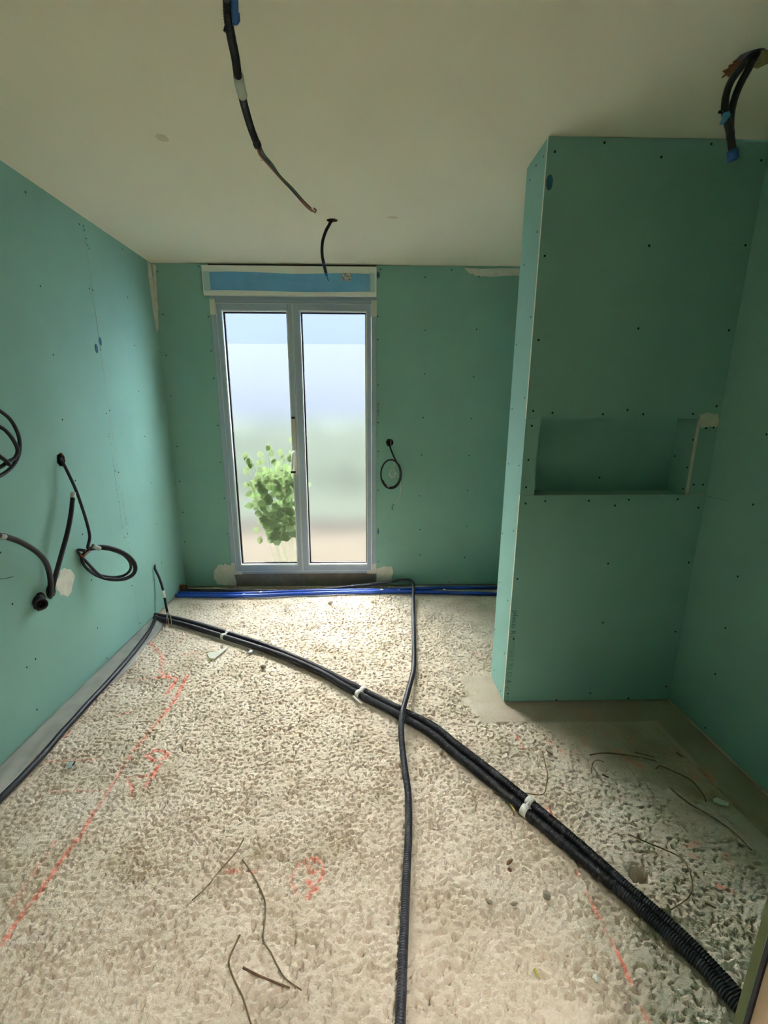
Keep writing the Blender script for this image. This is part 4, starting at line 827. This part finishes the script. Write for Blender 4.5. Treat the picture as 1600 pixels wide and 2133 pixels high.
# ------------------------------------------------------------------ twigs, stalks and rubble on the floor
TW = [
 ('long dry stalk on the floor, slanting away beneath the small red dashes', STRAW, .0026, [(-0.4358,1.3549,0.012),(-0.4473,1.308,0.012),(-0.4601,1.2801,0.012),(-0.4894,1.2271,0.012),(-0.509,1.1822,0.012),(-0.5414,1.1401,0.012)]),
 ('long curved dry stalk on the floor left of the sprayed red circle', STRAW, .0028, [(-0.4208,1.2737,0.012),(-0.377,1.2245,0.012),(-0.3281,1.1538,0.012),(-0.3103,1.1117,0.012),(-0.3033,1.0553,0.012),(-0.2979,1.0186,0.012),(-0.2734,0.9909,0.012),(-0.2458,0.9532,0.012),(-0.2208,0.9244,0.012),(-0.1734,0.8962,0.012)]),
 ('kinked dry stalk running off the bottom edge of the floor', STRAW, .0028, [(-0.3681,1.0363,0.012),(-0.3802,0.9859,0.012),(-0.3792,0.96,0.012),(-0.3497,0.9172,0.012),(-0.3217,0.8835,0.012),(-0.2967,0.8423,0.012),(-0.2851,0.8241,0.012)]),
 ('thick short reddish twig meeting the end of the long curved stalk', RUST, .0036, [(-0.3386,0.9519,0.012),(-0.2941,0.9331,0.012),(-0.2429,0.9147,0.012),(-0.2054,0.902,0.012)]),
 ('hooked dry stalk beside the conduit pair, next to the doorway-side clip', STRAW, .0026, [(0.7765,1.7704,0.012),(0.7641,1.7038,0.012),(0.7524,1.6413,0.012),(0.7268,1.5826,0.012),(0.6885,1.5276,0.012),(0.6104,1.5404,0.012)]),
 ('long dry stalk curling round the drilled hole in the floor', STRAW, .0026, [(0.9322,1.3414,0.012),(0.9659,1.3149,0.012),(1.0123,1.2854,0.012),(1.0589,1.25,0.012),(1.0639,1.2202,0.012),(1.0404,1.1585,0.012),(0.9982,1.113,0.012),(0.9183,1.0763,0.012)]),
 ('long straight pale stalk in the shaded floor beside the right wall', STRAW, .0026, [(1.2123,1.5477,0.012),(1.2364,1.4794,0.012),(1.2797,1.411,0.012),(1.3135,1.3475,0.012),(1.3223,1.2677,0.012)]),
 ('dark twig lying across the red stain below the niche wall', RUST, .0030, [(0.9793,1.7454,0.01),(1.0561,1.755,0.01),(1.1664,1.7355,0.01),(1.2495,1.7005,0.01)]),
 ('short forked dark twig just above the long one on the red stain', RUST, .0024, [(1.1867,1.7577,0.01),(1.2249,1.7398,0.01),(1.2567,1.7256,0.01)]),
 ('small hooked root on the shaded floor below the red stain', STRAW, .0022, [(0.9378,1.6393,0.01),(0.9657,1.6908,0.01),(0.9963,1.7139,0.01),(1.0212,1.7003,0.01)]),
 ('reddish twig bending down towards the pale straight stalk', RUST, .0026, [(1.2243,1.6585,0.01),(1.2477,1.6716,0.01),(1.2788,1.6468,0.01),(1.3257,1.5904,0.01),(1.3255,1.515,0.01),(1.3114,1.4797,0.01)]),
 ('short stick on the floor near the right end of the conduit pair', STRAW, .0030, [(1.0371,1.0953,0.012),(1.0579,1.0773,0.012)]),
 ('short black bit of twig near the groove along the right wall', RUST, .0036, [(1.37,1.7501,0.01),(1.3779,1.7251,0.01)]),
 ('short black bit of twig at the edge of the floor shadow', RUST, .0036, [(0.9776,1.6302,0.01),(0.9964,1.6118,0.01)]),
]
for lab, m_, r_, pts in TW: tag(tube('dry_stalk', pts, r_, m_, sides=6, step=.012, taper=.7), lab, 'stalk')
def lump(name, c, sx, sy, sz, m, label, cat, seed, rot=0):
    rnd = random.Random(seed); bm = bmesh.new(); bmesh.ops.create_icosphere(bm, subdivisions=2, radius=1)
    for v in bm.verts:
        k = 1+rnd.uniform(-.22, .22); v.co = Vector((v.co.x*sx*k, v.co.y*sy*k, v.co.z*sz*k))
    me = bpy.data.meshes.new(name); bm.to_mesh(me); bm.free(); me.materials.append(m)
    o = bpy.data.objects.new(name, me); COL.objects.link(o); o.location = Vector(c)+Vector((0, 0, sz*.6)); o.rotation_euler = (0, 0, rot)
    return tag(o, label, cat)
for i, (nm, c, s, m_, lab, cat) in enumerate((
 ('pebble', (0.9086,1.0826,0), (.014, .012, .010), STONE, 'pale stone beside the conduit pair below the drilled hole', 'pebble'),
 ('pebble', (0.7999,1.0502,0), (.011, .009, .008), STONE, 'pale pebble touching the conduit pair on its left, upper of two', 'pebble'),
 ('pebble', (0.8123,1.0363,0), (.011, .009, .008), STONE, 'pale pebble touching the conduit pair on its left, lower of two', 'pebble'),
 ('pebble', (0.6114,0.9092,0), (.009, .008, .006), CLIP, 'small white chip near the bottom edge beside the red dashed line', 'chip'),
 ('pebble', (0.8191,0.8727,0), (.009, .007, .006), CLIP, 'small white chip near the bottom right below the conduit pair', 'chip'),
 ('pebble', (-0.609,2.5268,0), (.018, .015, .012), GREYST, 'grey pebble in front of the conduit pair under the left window leaf', 'pebble'),
 ('pebble', (0.331,1.7798,0), (.014, .010, .009), GREYST, 'grey pebble just below the conduit pair past the crossing', 'pebble'),
 ('pebble', (0.5618,1.1352,0), (.014, .013, .010), GREYST, 'brown pebble in the pitted floor between grey conduit and pair', 'pebble'),
 ('pebble', (0.3761,1.1201,0), (.012, .006, .006), GREYST, 'grey chip on the smooth grey floor spot, left one', 'chip'),
 ('pebble', (0.4502,1.1124,0), (.012, .006, .006), GREYST, 'grey chip on the smooth grey floor spot, right one', 'chip'),
 ('clay_lump', (-0.2841,3.485,0), (.022, .012, .012), STONE, 'beige mortar crumb on the bright floor below the middle of the window', 'mortar crumb'),
 ('clay_lump', (0.0489,3.5073,0), (.022, .010, .010), STONE, 'beige mortar crumb on the floor below the right window leaf', 'mortar crumb'),
 ('wood_chip', (0.4778,1.2516,0), (.006, .014, .006), RUST, 'small dark wood chip lying clear on pale floor left of the pair', 'wood chip'),
 ('wood_chip', (0.4713,1.2241,0), (.008, .006, .005), RUST, 'tiny dark wood chip right below the other wood chip', 'wood chip'),
 ('stone_chip', (0.812,1.778,0), (.008, .020, .008), GREYST, 'narrow stone chip near the trowelled patch before the niche wall', 'chip'),
 ('white_scrap', (-0.73,2.7072,0), (.020, .013, .010), METAL, 'small white metal scrap in front of the conduit pair near the smear', 'metal scrap'),
 ('plaster_crumb', (-0.0675,2.2676,0), (.020, .016, .014), STONE, 'beige plaster lump against the pair beside the middle clip', 'crumb'),
)): lump(nm, c, *s, m_, lab, cat, 40+i, rot=i*.7)
nl = tag(tube('plastic_plug', [(-0.0712,2.2065,0.014),(-0.0508,2.1725,0.014),(-0.0271,2.1393,0.014)], .0052, CLIP, sides=8), 'white plastic plug lying by the middle clip of the pair', 'plug')
def flat(name, pts, z0, th, m, label, cat):
    n = len(pts); V = [(a, b, z0) for a, b in pts]+[(a, b, z0+th) for a, b in pts]
    return tag(obj(name, V, [tuple(range(n-1, -1, -1)), tuple(range(n, 2*n))]+[(i, (i+1) % n, n+(i+1) % n, n+i) for i in range(n)], m), label, cat)
flat('plastic_strip', [(1.3521,1.4961),(1.3714,1.501),(1.3986,1.4749),(1.3863,1.4605),(1.3621,1.4688),(1.3444,1.4805)], .004, .004, CLIP, 'white plastic strip on the shaded floor beside the right wall groove', 'plastic strip')
flat('plaster_smear', [(-0.9805,2.6677),(-0.9785,2.705),(-0.9316,2.704),(-0.908,2.7515),(-0.8782,2.7804),(-0.893,2.7318),(-0.9111,2.6662),(-0.925,2.621),(-0.954,2.627)], .006, .005, FILL, 'white plaster splash on the floor before the conduit pair', 'plaster splash')
flat('metal_tab', [(-1.2767,1.7325),(-1.2759,1.7502),(-1.2609,1.7517),(-1.2449,1.7318),(-1.2453,1.7144),(-1.2601,1.713)], .010, .003, METAL, 'shiny metal tab on the floor at the foot of the left wall', 'metal scrap')
tube('tab_wire', [(-1.2467,1.7265,0.016),(-1.2503,1.7487,0.016)], .003, BLACK, bpy.data.objects['metal_tab'], sides=6)
for (lab, pts) in (('yellow straw tuft beside the doorway-side clip of the pair', [(0.5503,1.4816,0.014),(0.5536,1.4638,0.014),(0.555,1.4498,0.014),(0.5554,1.4326,0.014)]), ('yellow straw bit alone near the bottom edge of the floor', [(0.4513,0.9293,0.012),(0.4537,0.9186,0.012),(0.4574,0.9064,0.012)])):
    tag(tube('straw_bit', pts, .0045, YELL, sides=6, step=.006, taper=.4), lab, 'straw')
